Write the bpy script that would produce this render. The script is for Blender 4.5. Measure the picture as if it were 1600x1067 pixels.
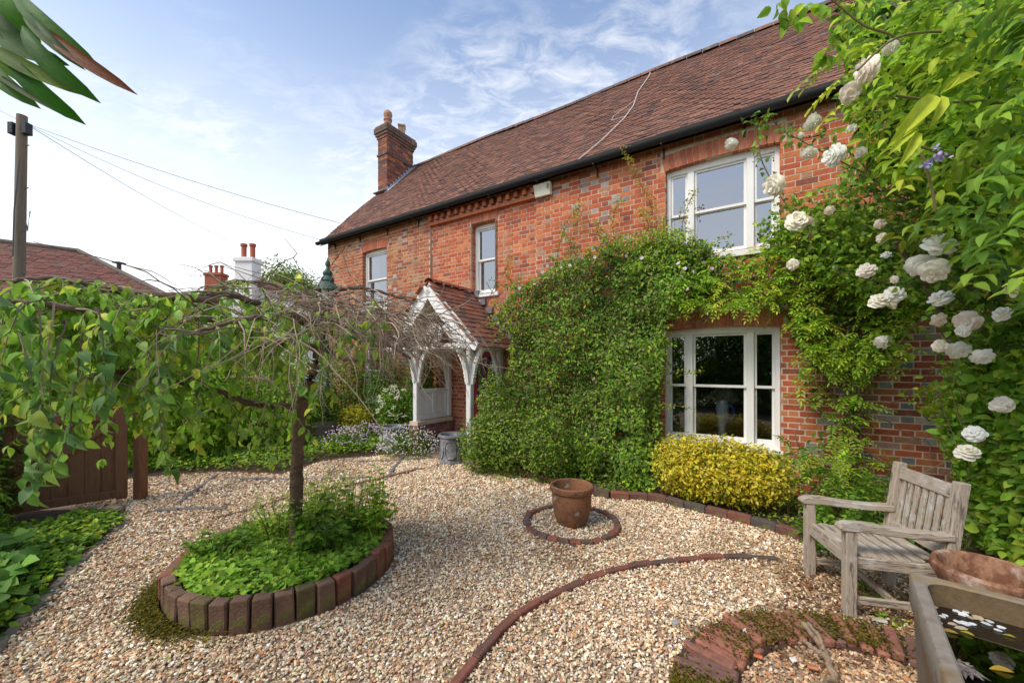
import bpy, bmesh, math, random
import numpy as np
from mathutils import Vector, Matrix
random.seed(7); rng = np.random.default_rng(7)
for o in list(bpy.data.objects): bpy.data.objects.remove(o)
S = bpy.context.scene; COL = S.collection
PI = math.pi
# ------------------------------------------------------------------ camera, sky, sun
FP, HY, HC = 600.0, 572.0, 1.6          # focal length in photo pixels, horizon row, eye height
cd = bpy.data.cameras.new('camera'); cam = bpy.data.objects.new('camera', cd); COL.objects.link(cam)
cam.location = (0, 0, HC); cam.rotation_euler = (PI/2, 0, 0)
cd.sensor_width = 36; cd.lens = 36*FP/1600; cd.shift_y = (HY-533.5)/1600
cd.clip_start = 0.05; cd.clip_end = 2000
S.camera = cam
SUN = Vector((-0.62, -0.42, 0.86)).normalized()
W = bpy.data.worlds.new('World'); S.world = W; W.use_nodes = True
wn, wl = W.node_tree.nodes, W.node_tree.links
wn.clear()
def N(nodes, t, **k):
    n = nodes.new(t)
    for a, b in k.items(): setattr(n, a, b)
    return n
out = N(wn, 'ShaderNodeOutputWorld'); bg = N(wn, 'ShaderNodeBackground'); wl.new(bg.outputs[0], out.inputs[0])
sky = N(wn, 'ShaderNodeTexSky', sky_type='NISHITA', sun_disc=False)
sky.sun_elevation = math.asin(SUN.z); sky.sun_rotation = math.atan2(SUN.x, SUN.y)
sky.air_density = 1.0; sky.dust_density = 0.3; sky.ozone_density = 1.2
tc = N(wn, 'ShaderNodeTexCoord')
sep = N(wn, 'ShaderNodeSeparateXYZ'); wl.new(tc.outputs['Generated'], sep.inputs[0])
# thin veil of haze towards the horizon, and high streaky cirrus
veil = N(wn, 'ShaderNodeMapRange'); veil.inputs['From Min'].default_value = 0.0; veil.inputs['From Max'].default_value = 0.80
veil.inputs['To Min'].default_value = 0.97; veil.inputs['To Max'].default_value = 0.0; veil.interpolation_type = 'SMOOTHSTEP'
wl.new(sep.outputs['Z'], veil.inputs['Value'])
mx = N(wn, 'ShaderNodeMix', data_type='RGBA'); wl.new(veil.outputs[0], mx.inputs['Factor'])
wl.new(sky.outputs[0], mx.inputs['A']); mx.inputs['B'].default_value = (5.35, 5.35, 5.35, 1)
dv = N(wn, 'ShaderNodeVectorMath', operation='DIVIDE')
cmb = N(wn, 'ShaderNodeCombineXYZ')
zz = N(wn, 'ShaderNodeMath', operation='ADD'); wl.new(sep.outputs['Z'], zz.inputs[0]); zz.inputs[1].default_value = 0.12
za = N(wn, 'ShaderNodeMath', operation='MAXIMUM'); wl.new(zz.outputs[0], za.inputs[0]); za.inputs[1].default_value = 0.05
for i in range(3): wl.new(za.outputs[0], cmb.inputs[i])
wl.new(tc.outputs['Generated'], dv.inputs[0]); wl.new(cmb.outputs[0], dv.inputs[1])
mp = N(wn, 'ShaderNodeMapping'); mp.inputs['Rotation'].default_value = (0, 0, 0.5); mp.inputs['Scale'].default_value = (1.0, 1.7, 0.0)
wl.new(dv.outputs[0], mp.inputs[0])
cn = N(wn, 'ShaderNodeTexNoise'); cn.inputs['Scale'].default_value = 7.5; cn.inputs['Detail'].default_value = 9; cn.inputs['Roughness'].default_value = 0.66; cn.inputs['Distortion'].default_value = 0.5
wl.new(mp.outputs[0], cn.inputs['Vector'])
cn2 = N(wn, 'ShaderNodeTexNoise'); cn2.inputs['Scale'].default_value = 1.05; cn2.inputs['Detail'].default_value = 2
wl.new(dv.outputs[0], cn2.inputs['Vector'])
r1 = N(wn, 'ShaderNodeMapRange'); r1.inputs['From Min'].default_value = .43; r1.inputs['From Max'].default_value = .68; wl.new(cn.outputs[0], r1.inputs['Value'])
r2 = N(wn, 'ShaderNodeMapRange'); r2.inputs['From Min'].default_value = .45; r2.inputs['From Max'].default_value = .62; wl.new(cn2.outputs[0], r2.inputs['Value'])
ml = N(wn, 'ShaderNodeMath', operation='MULTIPLY'); wl.new(r1.outputs[0], ml.inputs[0]); wl.new(r2.outputs[0], ml.inputs[1])
ml2 = N(wn, 'ShaderNodeMath', operation='MULTIPLY'); wl.new(ml.outputs[0], ml2.inputs[0]); ml2.inputs[1].default_value = 0.5
mx2 = N(wn, 'ShaderNodeMix', data_type='RGBA'); wl.new(ml2.outputs[0], mx2.inputs['Factor'])
wl.new(mx.outputs['Result'], mx2.inputs['A']); mx2.inputs['B'].default_value = (5.2, 5.15, 5.1, 1)
wl.new(mx2.outputs['Result'], bg.inputs['Color']); bg.inputs['Strength'].default_value = 0.11
sd = bpy.data.lights.new('sun', 'SUN'); sun = bpy.data.objects.new('sun', sd); COL.objects.link(sun)
sd.energy = 1.5; sd.angle = math.radians(24); sd.color = (1, .91, .78)
sun.rotation_euler = SUN.to_track_quat('Z', 'Y').to_euler(); sun.location = (-6, -4, 12)
S.view_settings.view_transform = 'Standard'; S.view_settings.look = 'None'
S.view_settings.exposure = 1.2; S.view_settings.gamma = 1; S.view_settings.use_curve_mapping = False
S.render.engine = 'CYCLES'
S.cycles.max_bounces = 8; S.cycles.diffuse_bounces = 5; S.cycles.glossy_bounces = 3; S.cycles.transmission_bounces = 6
S.cycles.transparent_max_bounces = 8
# ------------------------------------------------------------------ materials
MATS = {}
def mat(name, col=(.5,.5,.5), rough=.8, var=.25, scale=8, bump=.3, bscale=None, attr=False, col2=None, c2thr=(.5,.62), metal=0, detail=6, stretch=None, transl=0, spec=.3, bdist=.01, col3=None, c3scale=3, c3thr=(.58,.66), instancer=False):
    m = bpy.data.materials.new(name); m.use_nodes = True; nt = m.node_tree; n, l = nt.nodes, nt.links
    b = n['Principled BSDF']; b.inputs['Roughness'].default_value = rough; b.inputs['Metallic'].default_value = metal
    b.inputs['Specular IOR Level'].default_value = spec
    t = N(n, 'ShaderNodeTexCoord'); vec = t.outputs['Object']
    if stretch:
        mpn = N(n, 'ShaderNodeMapping'); mpn.inputs['Scale'].default_value = stretch; l.new(vec, mpn.inputs[0]); vec = mpn.outputs[0]
    no = N(n, 'ShaderNodeTexNoise'); no.inputs['Scale'].default_value = scale; no.inputs['Detail'].default_value = detail; no.inputs['Roughness'].default_value = .65
    l.new(vec, no.inputs['Vector'])
    base = None
    if attr:
        at = N(n, 'ShaderNodeAttribute', attribute_name='col')
        if instancer: at.attribute_type = 'INSTANCER'; base = at.outputs['Color']
        else:
            oi = N(n, 'ShaderNodeObjectInfo')
            mm = N(n, 'ShaderNodeMix', data_type='RGBA', blend_type='MULTIPLY'); mm.inputs['Factor'].default_value = 1
            l.new(at.outputs['Color'], mm.inputs['A']); l.new(oi.outputs['Color'], mm.inputs['B']); base = mm.outputs['Result']
    else:
        rgb = N(n, 'ShaderNodeRGB'); rgb.outputs[0].default_value = (*col, 1); base = rgb.outputs[0]
    if col2:
        mr = N(n, 'ShaderNodeMapRange'); mr.inputs['From Min'].default_value = c2thr[0]; mr.inputs['From Max'].default_value = c2thr[1]
        l.new(no.outputs[0], mr.inputs['Value'])
        m2 = N(n, 'ShaderNodeMix', data_type='RGBA'); l.new(mr.outputs[0], m2.inputs['Factor']); l.new(base, m2.inputs['A']); m2.inputs['B'].default_value = (*col2, 1)
        base = m2.outputs['Result']
    if col3:
        n3 = N(n, 'ShaderNodeTexNoise'); n3.inputs['Scale'].default_value = c3scale; n3.inputs['Detail'].default_value = 5; l.new(t.outputs['Object'], n3.inputs['Vector'])
        mr = N(n, 'ShaderNodeMapRange'); mr.inputs['From Min'].default_value = c3thr[0]; mr.inputs['From Max'].default_value = c3thr[1]
        l.new(n3.outputs[0], mr.inputs['Value'])
        m2 = N(n, 'ShaderNodeMix', data_type='RGBA'); l.new(mr.outputs[0], m2.inputs['Factor']); l.new(base, m2.inputs['A']); m2.inputs['B'].default_value = (*col3, 1)
        base = m2.outputs['Result']
    if var:
        mv = N(n, 'ShaderNodeMapRange'); mv.inputs['From Min'].default_value = .25; mv.inputs['From Max'].default_value = .75
        mv.inputs['To Min'].default_value = 1-var; mv.inputs['To Max'].default_value = 1+var; l.new(no.outputs[0], mv.inputs['Value'])
        vm = N(n, 'ShaderNodeVectorMath', operation='SCALE'); l.new(base, vm.inputs[0]); l.new(mv.outputs[0], vm.inputs['Scale']); base = vm.outputs[0]
    l.new(base, b.inputs['Base Color'])
    if bump:
        bn = N(n, 'ShaderNodeTexNoise'); bn.inputs['Scale'].default_value = bscale or scale*4; bn.inputs['Detail'].default_value = 5; l.new(vec, bn.inputs['Vector'])
        bp = N(n, 'ShaderNodeBump'); bp.inputs['Strength'].default_value = bump; bp.inputs['Distance'].default_value = bdist; l.new(bn.outputs[0], bp.inputs['Height']); l.new(bp.outputs[0], b.inputs['Normal'])
    if transl:
        tr = N(n, 'ShaderNodeBsdfTranslucent'); l.new(base, tr.inputs[0])
        ms = N(n, 'ShaderNodeMixShader'); ms.inputs[0].default_value = transl
        l.new(b.outputs[0], ms.inputs[1]); l.new(tr.outputs[0], ms.inputs[2]); l.new(ms.outputs[0], n['Material Output'].inputs[0])
    MATS[name] = m; return m
M_brick = mat('brick', rough=.9, var=.28, scale=14, bump=.5, attr=True, bscale=60, col3=(.40,.29,.22), c3scale=2.6, c3thr=(.60,.86))
M_brickg = mat('garden_brick', rough=.9, var=.4, scale=16, bump=.7, attr=True, bscale=50, col3=(.13,.14,.03), c3scale=7, c3thr=(.58,.66))
M_mortar = mat('mortar', (.58,.46,.35), .95, .25, 12, .6, bscale=80)
M_plainbrick = mat('plain_brick', (.30,.09,.05), .9, .4, 10, .5)
M_tile = mat('roof_tile', rough=.85, var=.4, scale=18, bump=.5, attr=True, bscale=50, col3=(.17,.15,.11), c3scale=5, c3thr=(.62,.72))
M_under = mat('roof_felt', (.03,.02,.02), .95, .2, 5, 0)
M_white = mat('white_paint', (.80,.79,.76), .45, .06, 5, .12, bscale=30, col2=(.58,.56,.50), c2thr=(.60,.78), stretch=(1,1,.4))
M_cream = mat('porch_paint', (.70,.69,.66), .6, .10, 6, .25, bscale=30, col2=(.38,.36,.32), c2thr=(.56,.74), stretch=(1,1,.3))
M_black = mat('black_plastic', (.018,.02,.024), .35, .3, 10, .1)
M_lead = mat('lead', (.165,.165,.175), .6, .3, 9, .4, bscale=40, col2=(.33,.33,.34), c2thr=(.5,.7))
M_flash = mat('lead_flashing', (.36,.38,.42), .5, .25, 12, .3)
M_terra = mat('terracotta', (.33,.15,.075), .9, .4, 9, .8, bscale=50, col2=(.10,.06,.035), c2thr=(.44,.62), col3=(.42,.30,.20), c3scale=9, c3thr=(.6,.7))
M_terra2 = mat('pale_terracotta', (.42,.225,.13), .9, .4, 10, .8, bscale=45, col2=(.17,.075,.04), c2thr=(.40,.54), col3=(.55,.42,.34), c3scale=6, c3thr=(.56,.68))
M_wood = mat('weathered_teak', (.38,.33,.28), .85, .35, 14, .6, bscale=40, stretch=(1,1,1), col2=(.17,.14,.115), c2thr=(.52,.66), col3=(.50,.46,.40), c3scale=5, c3thr=(.55,.65))
def woodm(nm, st): return mat(nm, (.46,.385,.30), .85, .35, 5, .7, bscale=22, stretch=st, col2=(.15,.12,.10), c2thr=(.52,.62), col3=(.52,.48,.42), c3scale=6, c3thr=(.55,.65))
WOODS = {'x': woodm('teak_along',(1.2,9,9)), 'y': woodm('teak_across',(9,1.2,9)), 'z': woodm('teak_upright',(9,9,1.2))}
M_gate = mat('gate_wood', (.24,.115,.06), .7, .4, 7, .4, stretch=(3,3,.35), col2=(.10,.045,.025), c2thr=(.5,.68))
M_pole = mat('pole_wood', (.20,.16,.12), .9, .35, 7, .5, stretch=(3,3,.25), col2=(.10,.09,.05), c2thr=(.5,.68))
M_barrel = mat('barrel_wood', (.17,.13,.09), .9, .35, 9, .5, stretch=(2,2,.4))
M_bark = mat('bark', (.16,.105,.075), .9, .45, 12, 1.0, bscale=26, stretch=(1,1,1.8), col2=(.17,.15,.09), c2thr=(.55,.7), bdist=.02)
M_twig = mat('twig', (.24,.165,.125), .85, .3, 10, .3, attr=True)
M_vine = mat('vine_bark', (.21,.14,.10), .9, .35, 14, .6, bdist=.01)
M_drift = mat('driftwood', (.34,.245,.16), .85, .35, 14, .7, stretch=(1,1,1), col2=(.11,.07,.045), c2thr=(.5,.65))
M_leaf = mat('leaf', rough=.55, var=.12, scale=30, bump=0, attr=True, transl=.44, spec=.30)
M_closeleaf = mat('close_leaf', rough=.38, var=.30, scale=5, bump=.3, attr=True, transl=.5, spec=.2, stretch=(6,1,1))
M_petal = mat('petal', rough=.6, var=.05, scale=30, bump=0, attr=True, transl=.2, spec=.2)
M_stain = mat('stained_stone', (.15,.10,.05), .75, .45, 6, .6, bscale=30, col2=(.05,.035,.022), c2thr=(.48,.62))
M_stone = mat('trough_stone', (.27,.235,.19), .85, .3, 9, .6, bscale=40, col2=(.16,.13,.095), c2thr=(.5,.68), col3=(.24,.17,.09), c3scale=4, c3thr=(.52,.62))
M_stoneb = mat('rough_stone', (.24,.19,.14), .9, .35, 8, .8, col2=(.12,.10,.08))
M_soil = mat('soil', (.075,.048,.03), .95, .5, 14, .9, bscale=50, bdist=.02)
M_ground = mat('ground_earth', (.10,.085,.045), .95, .4, 3, .5, col2=(.06,.09,.03))
M_gravel0 = mat('gravel_bed', (.40,.29,.20), .95, .7, 60, 1.0, bscale=70, bdist=.02, detail=8)
M_peb = mat('pebble', rough=.8, var=.12, scale=40, bump=.2, attr=True, instancer=True)
M_moss = mat('moss', (.155,.135,.02), .95, .45, 25, 1.0, bscale=70, bdist=.02)
M_green = mat('copper_green', (.05,.10,.08), .6, .3, 8, .3)
M_frost = mat('lantern_glass', (.55,.58,.58), .3, .1, 6, 0)
M_steel = mat('slate_strip', (.16,.145,.14), .85, .3, 9, .4)
M_red = mat('red_door', (.20,.012,.03), .35, .15, 5, .1)
M_dark = mat('interior', (.10,.09,.085), .9, .3, 3, 0)
M_curtain = mat('curtain', (.75,.74,.73), .8, .08, 6, .2, transl=.3)
M_render = mat('white_render', (.72,.71,.70), .8, .08, 4, .2)
M_alarm = mat('alarm_plastic', (.66,.62,.50), .45, .08, 6, 0)
M_vase = mat('vase_glass', (.55,.60,.62), .15, .1, 6, 0)
M_blue = mat('blue_ribbon', (.03,.04,.35), .5, .1, 6, 0)
M_plume = mat('dried_plume', (.62,.56,.42), .9, .2, 20, 0)
M_cable = mat('cable', (.10,.10,.11), .6, .1, 6, 0)
M_wcable = mat('white_cable', (.62,.55,.48), .6, .1, 6, 0)
def glassmat(name, tint, k, rough=0.0):
    m = bpy.data.materials.new(name); m.use_nodes = True; nt = m.node_tree; n, l = nt.nodes, nt.links; n.remove(n['Principled BSDF'])
    tr = N(n, 'ShaderNodeBsdfTransparent'); tr.inputs[0].default_value = (*tint, 1)
    gl = N(n, 'ShaderNodeBsdfGlossy'); gl.inputs['Roughness'].default_value = rough; gl.inputs[0].default_value = (.92,.94,.97,1)
    fr = N(n, 'ShaderNodeFresnel'); fr.inputs[0].default_value = 1.5
    ad = N(n, 'ShaderNodeMath', operation='ADD'); l.new(fr.outputs[0], ad.inputs[0]); ad.inputs[1].default_value = k
    ms = N(n, 'ShaderNodeMixShader'); l.new(ad.outputs[0], ms.inputs[0]); l.new(tr.outputs[0], ms.inputs[1]); l.new(gl.outputs[0], ms.inputs[2])
    no = N(n, 'ShaderNodeTexNoise'); no.inputs['Scale'].default_value = 2.5; bp = N(n, 'ShaderNodeBump'); bp.inputs['Strength'].default_value = .05; bp.inputs['Distance'].default_value = .02
    tcx = N(n, 'ShaderNodeTexCoord'); l.new(tcx.outputs['Object'], no.inputs['Vector']); l.new(no.outputs[0], bp.inputs['Height']); l.new(bp.outputs[0], gl.inputs['Normal'])
    l.new(ms.outputs[0], n['Material Output'].inputs[0]); return m
M_glass = glassmat('window_glass', (.75,.78,.78), .30)
M_glasslow = glassmat('lower_window_glass', (.85,.88,.88), .13)
M_water = glassmat('water_surface', (.10,.085,.05), .12, .02)
# ------------------------------------------------------------------ object helpers
XF = {}
def tag(o, label=None, cat=None, group=None, kind=None):
    if label: o['label'] = label
    if cat: o['category'] = cat
    if group: o['group'] = group
    if kind: o['kind'] = kind
    return o
def thing(name, loc, label, cat, rz=0, group=None):
    o = bpy.data.objects.new(name, None); COL.objects.link(o); o.location = loc; o.rotation_euler = (0, 0, rz)
    o.empty_display_size = .1
    XF[o] = Matrix.Translation(Vector(loc)) @ Matrix.Rotation(rz, 4, 'Z')
    return tag(o, label, cat, group)
def link(name, me, m, parent=None, world=True, origin=None):
    o = bpy.data.objects.new(name, me); COL.objects.link(o)
    if m and not me.materials: me.materials.append(m)
    if parent is not None:
        o.parent = parent
        if world: me.transform(XF[parent].inverted())
        XF[o] = XF[parent]
    elif origin is not None:
        o.location = origin; me.transform(Matrix.Translation(-Vector(origin))); XF[o] = Matrix.Translation(Vector(origin))
    else: XF[o] = Matrix.Identity(4)
    return o
class MB:
    def __init__(s): s.v = []; s.f = []; s.c = []; s.cur = (1,1,1)
    def add(s, vs, fs, M=None, c=None):
        b = len(s.v); c = c or s.cur
        for p in vs:
            p = Vector(p)
            if M is not None: p = M @ p
            s.v.append(p[:]); s.c.append(c)
        s.f += [tuple(i+b for i in f) for f in fs]
        return s
    def box(s, c, d, M=None, col=None, taper=0, jit=0):
        x, y, z = d[0]/2, d[1]/2, d[2]/2; vs = []
        for dz in (-1, 1):
            k = 1-taper if dz > 0 else 1
            for dx, dy in ((-1,-1),(1,-1),(1,1),(-1,1)):
                vs.append((c[0]+dx*x*k+random.uniform(-jit,jit), c[1]+dy*y*k+random.uniform(-jit,jit), c[2]+dz*z+random.uniform(-jit,jit)))
        return s.add(vs, [(3,2,1,0),(4,5,6,7),(0,1,5,4),(1,2,6,5),(2,3,7,6),(3,0,4,7)], M, col)
    def tube(s, pts, r, n=6, col=None, caps=True):
        pts = [Vector(p) for p in pts]; k = len(pts)
        rr = r if isinstance(r, (list, tuple)) else [r]*k
        vs = []; up = Vector((.13,.07,1)).normalized()
        for i, p in enumerate(pts):
            t = (pts[min(i+1,k-1)]-pts[max(i-1,0)])
            if t.length < 1e-9: t = Vector((0,0,1))
            t.normalize(); a = t.cross(up)
            if a.length < .2: a = t.cross(Vector((1,0,0)))
            a.normalize(); b = t.cross(a)
            for j in range(n):
                th = 2*PI*j/n; vs.append(p+(a*math.cos(th)+b*math.sin(th))*rr[i])
        fs = [(i*n+j, i*n+(j+1)%n, (i+1)*n+(j+1)%n, (i+1)*n+j) for i in range(k-1) for j in range(n)]
        if caps: fs += [tuple(range(n-1,-1,-1)), tuple((k-1)*n+j for j in range(n))]
        return s.add(vs, fs, None, col)
    def lathe(s, prof, c=(0,0,0), n=28, col=None, M=None, wob=0):
        vs = []; ph = random.random()*6
        for r, z in prof:
            for j in range(n):
                th = 2*PI*j/n; rr = r*(1+wob*math.sin(2*th+ph)+wob*.6*math.sin(3*th+z*9)); vs.append((c[0]+rr*math.cos(th), c[1]+rr*math.sin(th), c[2]+z))
        k = len(prof)
        fs = [(i*n+j, i*n+(j+1)%n, (i+1)*n+(j+1)%n, (i+1)*n+j) for i in range(k-1) for j in range(n)]
        if prof[0][0] > 1e-4: fs.append(tuple(range(n-1,-1,-1)))
        if prof[-1][0] > 1e-4: fs.append(tuple((k-1)*n+j for j in range(n)))
        return s.add(vs, fs, M, col)
    def prism(s, poly, y0, y1, M=None, col=None):       # polygon in x,z extruded along y
        k = len(poly); vs = [(p[0], y0, p[1]) for p in poly]+[(p[0], y1, p[1]) for p in poly]
        fs = [tuple(range(k)), tuple(range(2*k-1, k-1, -1))]+[(i, k+i, k+(i+1)%k, (i+1)%k) for i in range(k)]
        return s.add(vs, fs, M, col)
    def mesh(s, name):
        me = bpy.data.meshes.new(name); me.from_pydata(s.v, [], s.f); me.update()
        a = me.attributes.new('col', 'FLOAT_COLOR', 'POINT')
        a.data.foreach_set('color', np.array([(*c, 1) for c in s.c], dtype=np.float32).ravel()); return me
    def build(s, name, m, parent=None, world=True, origin=None, smooth=False, bevel=0, seg=1):
        me = s.mesh(name)
        if bevel or True:
            bm = bmesh.new(); bm.from_mesh(me)
            bmesh.ops.recalc_face_normals(bm, faces=bm.faces)
            if bevel: bmesh.ops.bevel(bm, geom=list(bm.edges), offset=bevel, segments=seg, affect='EDGES', profile=.5, clamp_overlap=True)
            bm.to_mesh(me); bm.free()
        if smooth:
            for p in me.polygons: p.use_smooth = True
            me.set_sharp_from_angle(angle=math.radians(40))
        return link(name, me, m, parent, world, origin)
def inst(name, me, parent, M, color=(1,1,1)):
    "a copy sharing mesh data, placed by a matrix local to its parent"
    o = bpy.data.objects.new(name, me); COL.objects.link(o); o.parent = parent; o.matrix_local = M; o.color = (*color, 1); return o
# pixel helpers: a pixel of the photograph to a point at a known depth, height, or facade distance
U = Vector((.84290, -.53802, 0)).normalized(); NN = Vector((.53802, .84290, 0)).normalized(); DF = 5.9
def at(x, y, d): return Vector(((x-800)/FP*d, d, HC+(HY-y)*d/FP))
def G(x, y, z=0): return at(x, y, (HC-z)*FP/(y-HY))
def Fd(x, y, off=0):                                 # point lying off metres in front of the facade
    r = Vector(((x-800)/FP, 1, 0)); return at(x, y, (DF-off)/(r.dot(NN)))
def FS(x, y, off=0):
    p = Fd(x, y, off); return p.dot(U), p.z
# ------------------------------------------------------------------ foliage helpers (numpy)
T_SMALL = (np.array([(0,0,0),(-.38,.28,.10),(-.36,.66,.07),(0,1,-.10),(.36,.66,.07),(.38,.28,.10)]), [(0,1,2,3),(0,3,4,5)])
_v = []; 
for i, (t, w, z) in enumerate(((0,.02,0),(.22,.36,.03),(.48,.5,.02),(.75,.34,-.05),(1,.02,-.16))):
    _v += [(-w,t,z+.14*w*2),(0,t,z),(w,t,z+.14*w*2)]
T_BIG = (np.array(_v), [(i*3+j, i*3+j+1, i*3+j+4, i*3+j+3) for i in range(4) for j in range(2)])
T_BLADE = (np.array([(-.5,0,0),(.5,0,0),(.45,.5,.02),(-.45,.5,.02),(0,1,-.22)]), [(0,1,2,3),(3,2,4)])
T_PETAL = (np.array([(0,0,0),(-.5,.35,.12),(-.45,.8,.2),(0,1,.12),(.45,.8,.2),(.5,.35,.12)]), [(0,1,2,3),(0,3,4,5)])
_v = []
for i in range(9):
    t = i/8; w = max(.015, (math.sin(PI*t**1.05)**.52)*.5) if 0 < t < 1 else .015; cx_ = .16*math.sin(PI*t)
    _v += [(cx_*2-w,t,.07*w-.10*t*t),(cx_*2,t,-.10*t*t),(cx_*2+w,t,.07*w-.10*t*t)]
T_ARCH = (np.array(_v), [(i*3+j, i*3+j+1, i*3+j+4, i*3+j+3) for i in range(8) for j in range(2)])
def unit(a): return a/np.maximum(np.linalg.norm(a, axis=1, keepdims=True), 1e-9)
class FB:
    def __init__(s): s.V = []; s.L = []; s.T = []; s.C = []; s.n = 0
    def add(s, P, D, Nm, L, Wd, C, tm=T_SMALL):
        P = np.asarray(P, float); n = len(P)
        C = np.asarray(C, float); g_ = (C[...,1:2] > C[...,0:1]*1.12)&(C[...,1:2] > C[...,2:3]*1.3); C = np.where(g_, C*np.array([1.62,1.42,.92]), C)
        if not n: return s
        D = unit(np.asarray(D, float)); Sd = unit(np.cross(D, Nm)); Nm = np.cross(Sd, D)
        L = np.broadcast_to(np.asarray(L, float), (n,)); Wd = np.broadcast_to(np.asarray(Wd, float), (n,))
        tv, tf = tm; m = len(tv)
        V = P[:,None,:]+D[:,None,:]*(tv[None,:,1:2]*L[:,None,None])+Sd[:,None,:]*(tv[None,:,0:1]*Wd[:,None,None])+Nm[:,None,:]*(tv[None,:,2:3]*L[:,None,None])
        lp = np.concatenate([np.array(f) for f in tf]); tot = np.array([len(f) for f in tf])
        s.L.append((lp[None,:]+(np.arange(n)*m)[:,None]+s.n).ravel()); s.T.append(np.tile(tot, n)); s.V.append(V.reshape(-1,3))
        C = np.broadcast_to(np.asarray(C, float), (n,3)); s.C.append(np.repeat(C, m, axis=0)); s.n += n*m
        return s
    def build(s, name, m, parent=None, origin=None, smooth=False):
        V = np.concatenate(s.V); L = np.concatenate(s.L); T = np.concatenate(s.T); C = np.concatenate(s.C)
        me = bpy.data.meshes.new(name); me.vertices.add(len(V)); me.loops.add(len(L)); me.polygons.add(len(T))
        me.vertices.foreach_set('co', V.astype(np.float32).ravel()); me.loops.foreach_set('vertex_index', L.astype(np.int32))
        st = np.concatenate([[0], np.cumsum(T)[:-1]]); me.polygons.foreach_set('loop_start', st.astype(np.int32))
        me.update(calc_edges=True)
        a = me.attributes.new('col', 'FLOAT_COLOR', 'POINT'); a.data.foreach_set('color', np.concatenate([np.clip(C,0,1), np.ones((len(C),1))], 1).astype(np.float32).ravel())
        if smooth: me.polygons.foreach_set('use_smooth', np.ones(len(T), bool))
        return link(name, me, m, parent, True, origin)
GAIN = np.array([1.0,1.0,1.0])
def pal(n, cols, w=None, j=.18):
    cols = np.array(cols, float); w = None if w is None else np.array(w, float)/sum(w)
    c = cols[rng.choice(len(cols), n, p=w)]*GAIN; return c*(1+rng.normal(0, j, (n,1)))*(1+rng.normal(0, j*.3, (n,3)))
GREEN = [(.075,.17,.022),(.11,.235,.03),(.05,.12,.02),(.16,.29,.04)]
LIME = [(.17,.33,.035),(.24,.40,.05),(.11,.25,.03),(.32,.42,.06)]
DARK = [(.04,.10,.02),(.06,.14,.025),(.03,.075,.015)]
def vnoise(P, sc=1.0, seed=0):
    r = np.random.default_rng(seed); out = np.zeros(len(P))
    for k in range(9):
        d = r.normal(size=3)*sc*(1+.35*k); out += np.sin(P@d+r.uniform(0,6.28))/(1+.25*k)
    return out/4.0
def randdir(n): return unit(rng.normal(size=(n,3)))
def inpoly(x, y, poly):
    c = np.zeros(len(x), bool); k = len(poly)
    for i in range(k):
        x1, y1 = poly[i]; x2, y2 = poly[(i+1)%k]
        h = (y1 > y) != (y2 > y); xi = (x2-x1)*(y-y1)/((y2-y1)+1e-9)+x1; c ^= h & (x < xi)
    return c
def samp(poly, n):
    p = np.array(poly, float); lo, hi = p.min(0), p.max(0); X = []; Y = []; c = 0
    while c < n:
        x = rng.uniform(lo[0], hi[0], n*2); y = rng.uniform(lo[1], hi[1], n*2); k = inpoly(x, y, poly); X.append(x[k]); Y.append(y[k]); c += k.sum()
    return np.concatenate(X)[:n], np.concatenate(Y)[:n]
def at_np(x, y, d): return np.stack([(x-800)/FP*d, d, HC+(HY-y)*d/FP], 1)
def wall_np(x, y, off):
    nr = (x-800)/FP*NN.x+NN.y; return at_np(x, y, (DF-off)/nr)
def lump(fb, c, r, n, L, cols, w=None, ratio=.55, out=.6, drop=.2, tm=T_SMALL, shell=.35, zmin=0, bump=.14, seed=1, lj=.3, dark=None):
    "leaves through the outer shell of an uneven ellipsoid"
    D = randdir(n); c = np.array(c, float); r = np.array(r, float)
    k = (1+bump*vnoise(D*np.array([1,1,1])*3+seed, 2.2, seed))*(1-shell*rng.random(n)**1.6)
    P = c+D*r*k[:,None]; ok = P[:,2] > zmin; P = P[ok]; D = D[ok]; n = len(P)
    Nm = unit(D*out+randdir(n)*.55+np.array([0,0,.35])); ax = unit(randdir(n)+D*.5-np.array([0,0,drop])); ax = unit(ax-Nm*(ax*Nm).sum(1,keepdims=True)*.8)
    ln = L*(1+rng.normal(0, lj, n).clip(-.6,.8)); fb.add(P, ax, Nm, ln, ln*ratio, pal(n, cols, w), tm); return P
def wpoly(fb, poly, n, offn, L, cols, w=None, ratio=.6, seed=1, tm=T_SMALL, drop=.5, thin=.3, gap=-9, amp=.10):
    "leaves over a region of the facade, offn(x,y) metres proud of it"
    x, y = samp(poly, n); o = offn(x, y); P = wall_np(x, y, o); nz = vnoise(P, 2.6, seed)*.6+vnoise(P, 7, seed+5)*.4
    keep = nz > gap; x, y, o, nz = x[keep], y[keep], o[keep], nz[keep]; n = len(x)
    P0 = wall_np(x, y, o); big = vnoise(P0, 1.5, seed+2)*.6+vnoise(P0, 4.5, seed+7)*.55+vnoise(P0, 11, seed+9)*.3
    o = np.maximum(o*(1+.20*nz)+amp*big-np.abs(rng.normal(0, thin, n)), .04); P = wall_np(x, y, o)
    base = np.array([-NN.x,-NN.y,.45]); Nm = unit(base+randdir(n)*.7); ax = unit(randdir(n)-np.array([0,0,drop])); ax = unit(ax-Nm*(ax*Nm).sum(1,keepdims=True)*.8)
    ln = L*(1+rng.normal(0, .34, n).clip(-.6,1.0)); Cc = pal(n, cols, w)*(1+.30*vnoise(P, 3.5, seed+11)+.24*vnoise(P, 9, seed+12)).clip(.45,1.7)[:,None]; fb.add(P, ax, Nm, ln, ln*ratio, Cc, tm); return P
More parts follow.
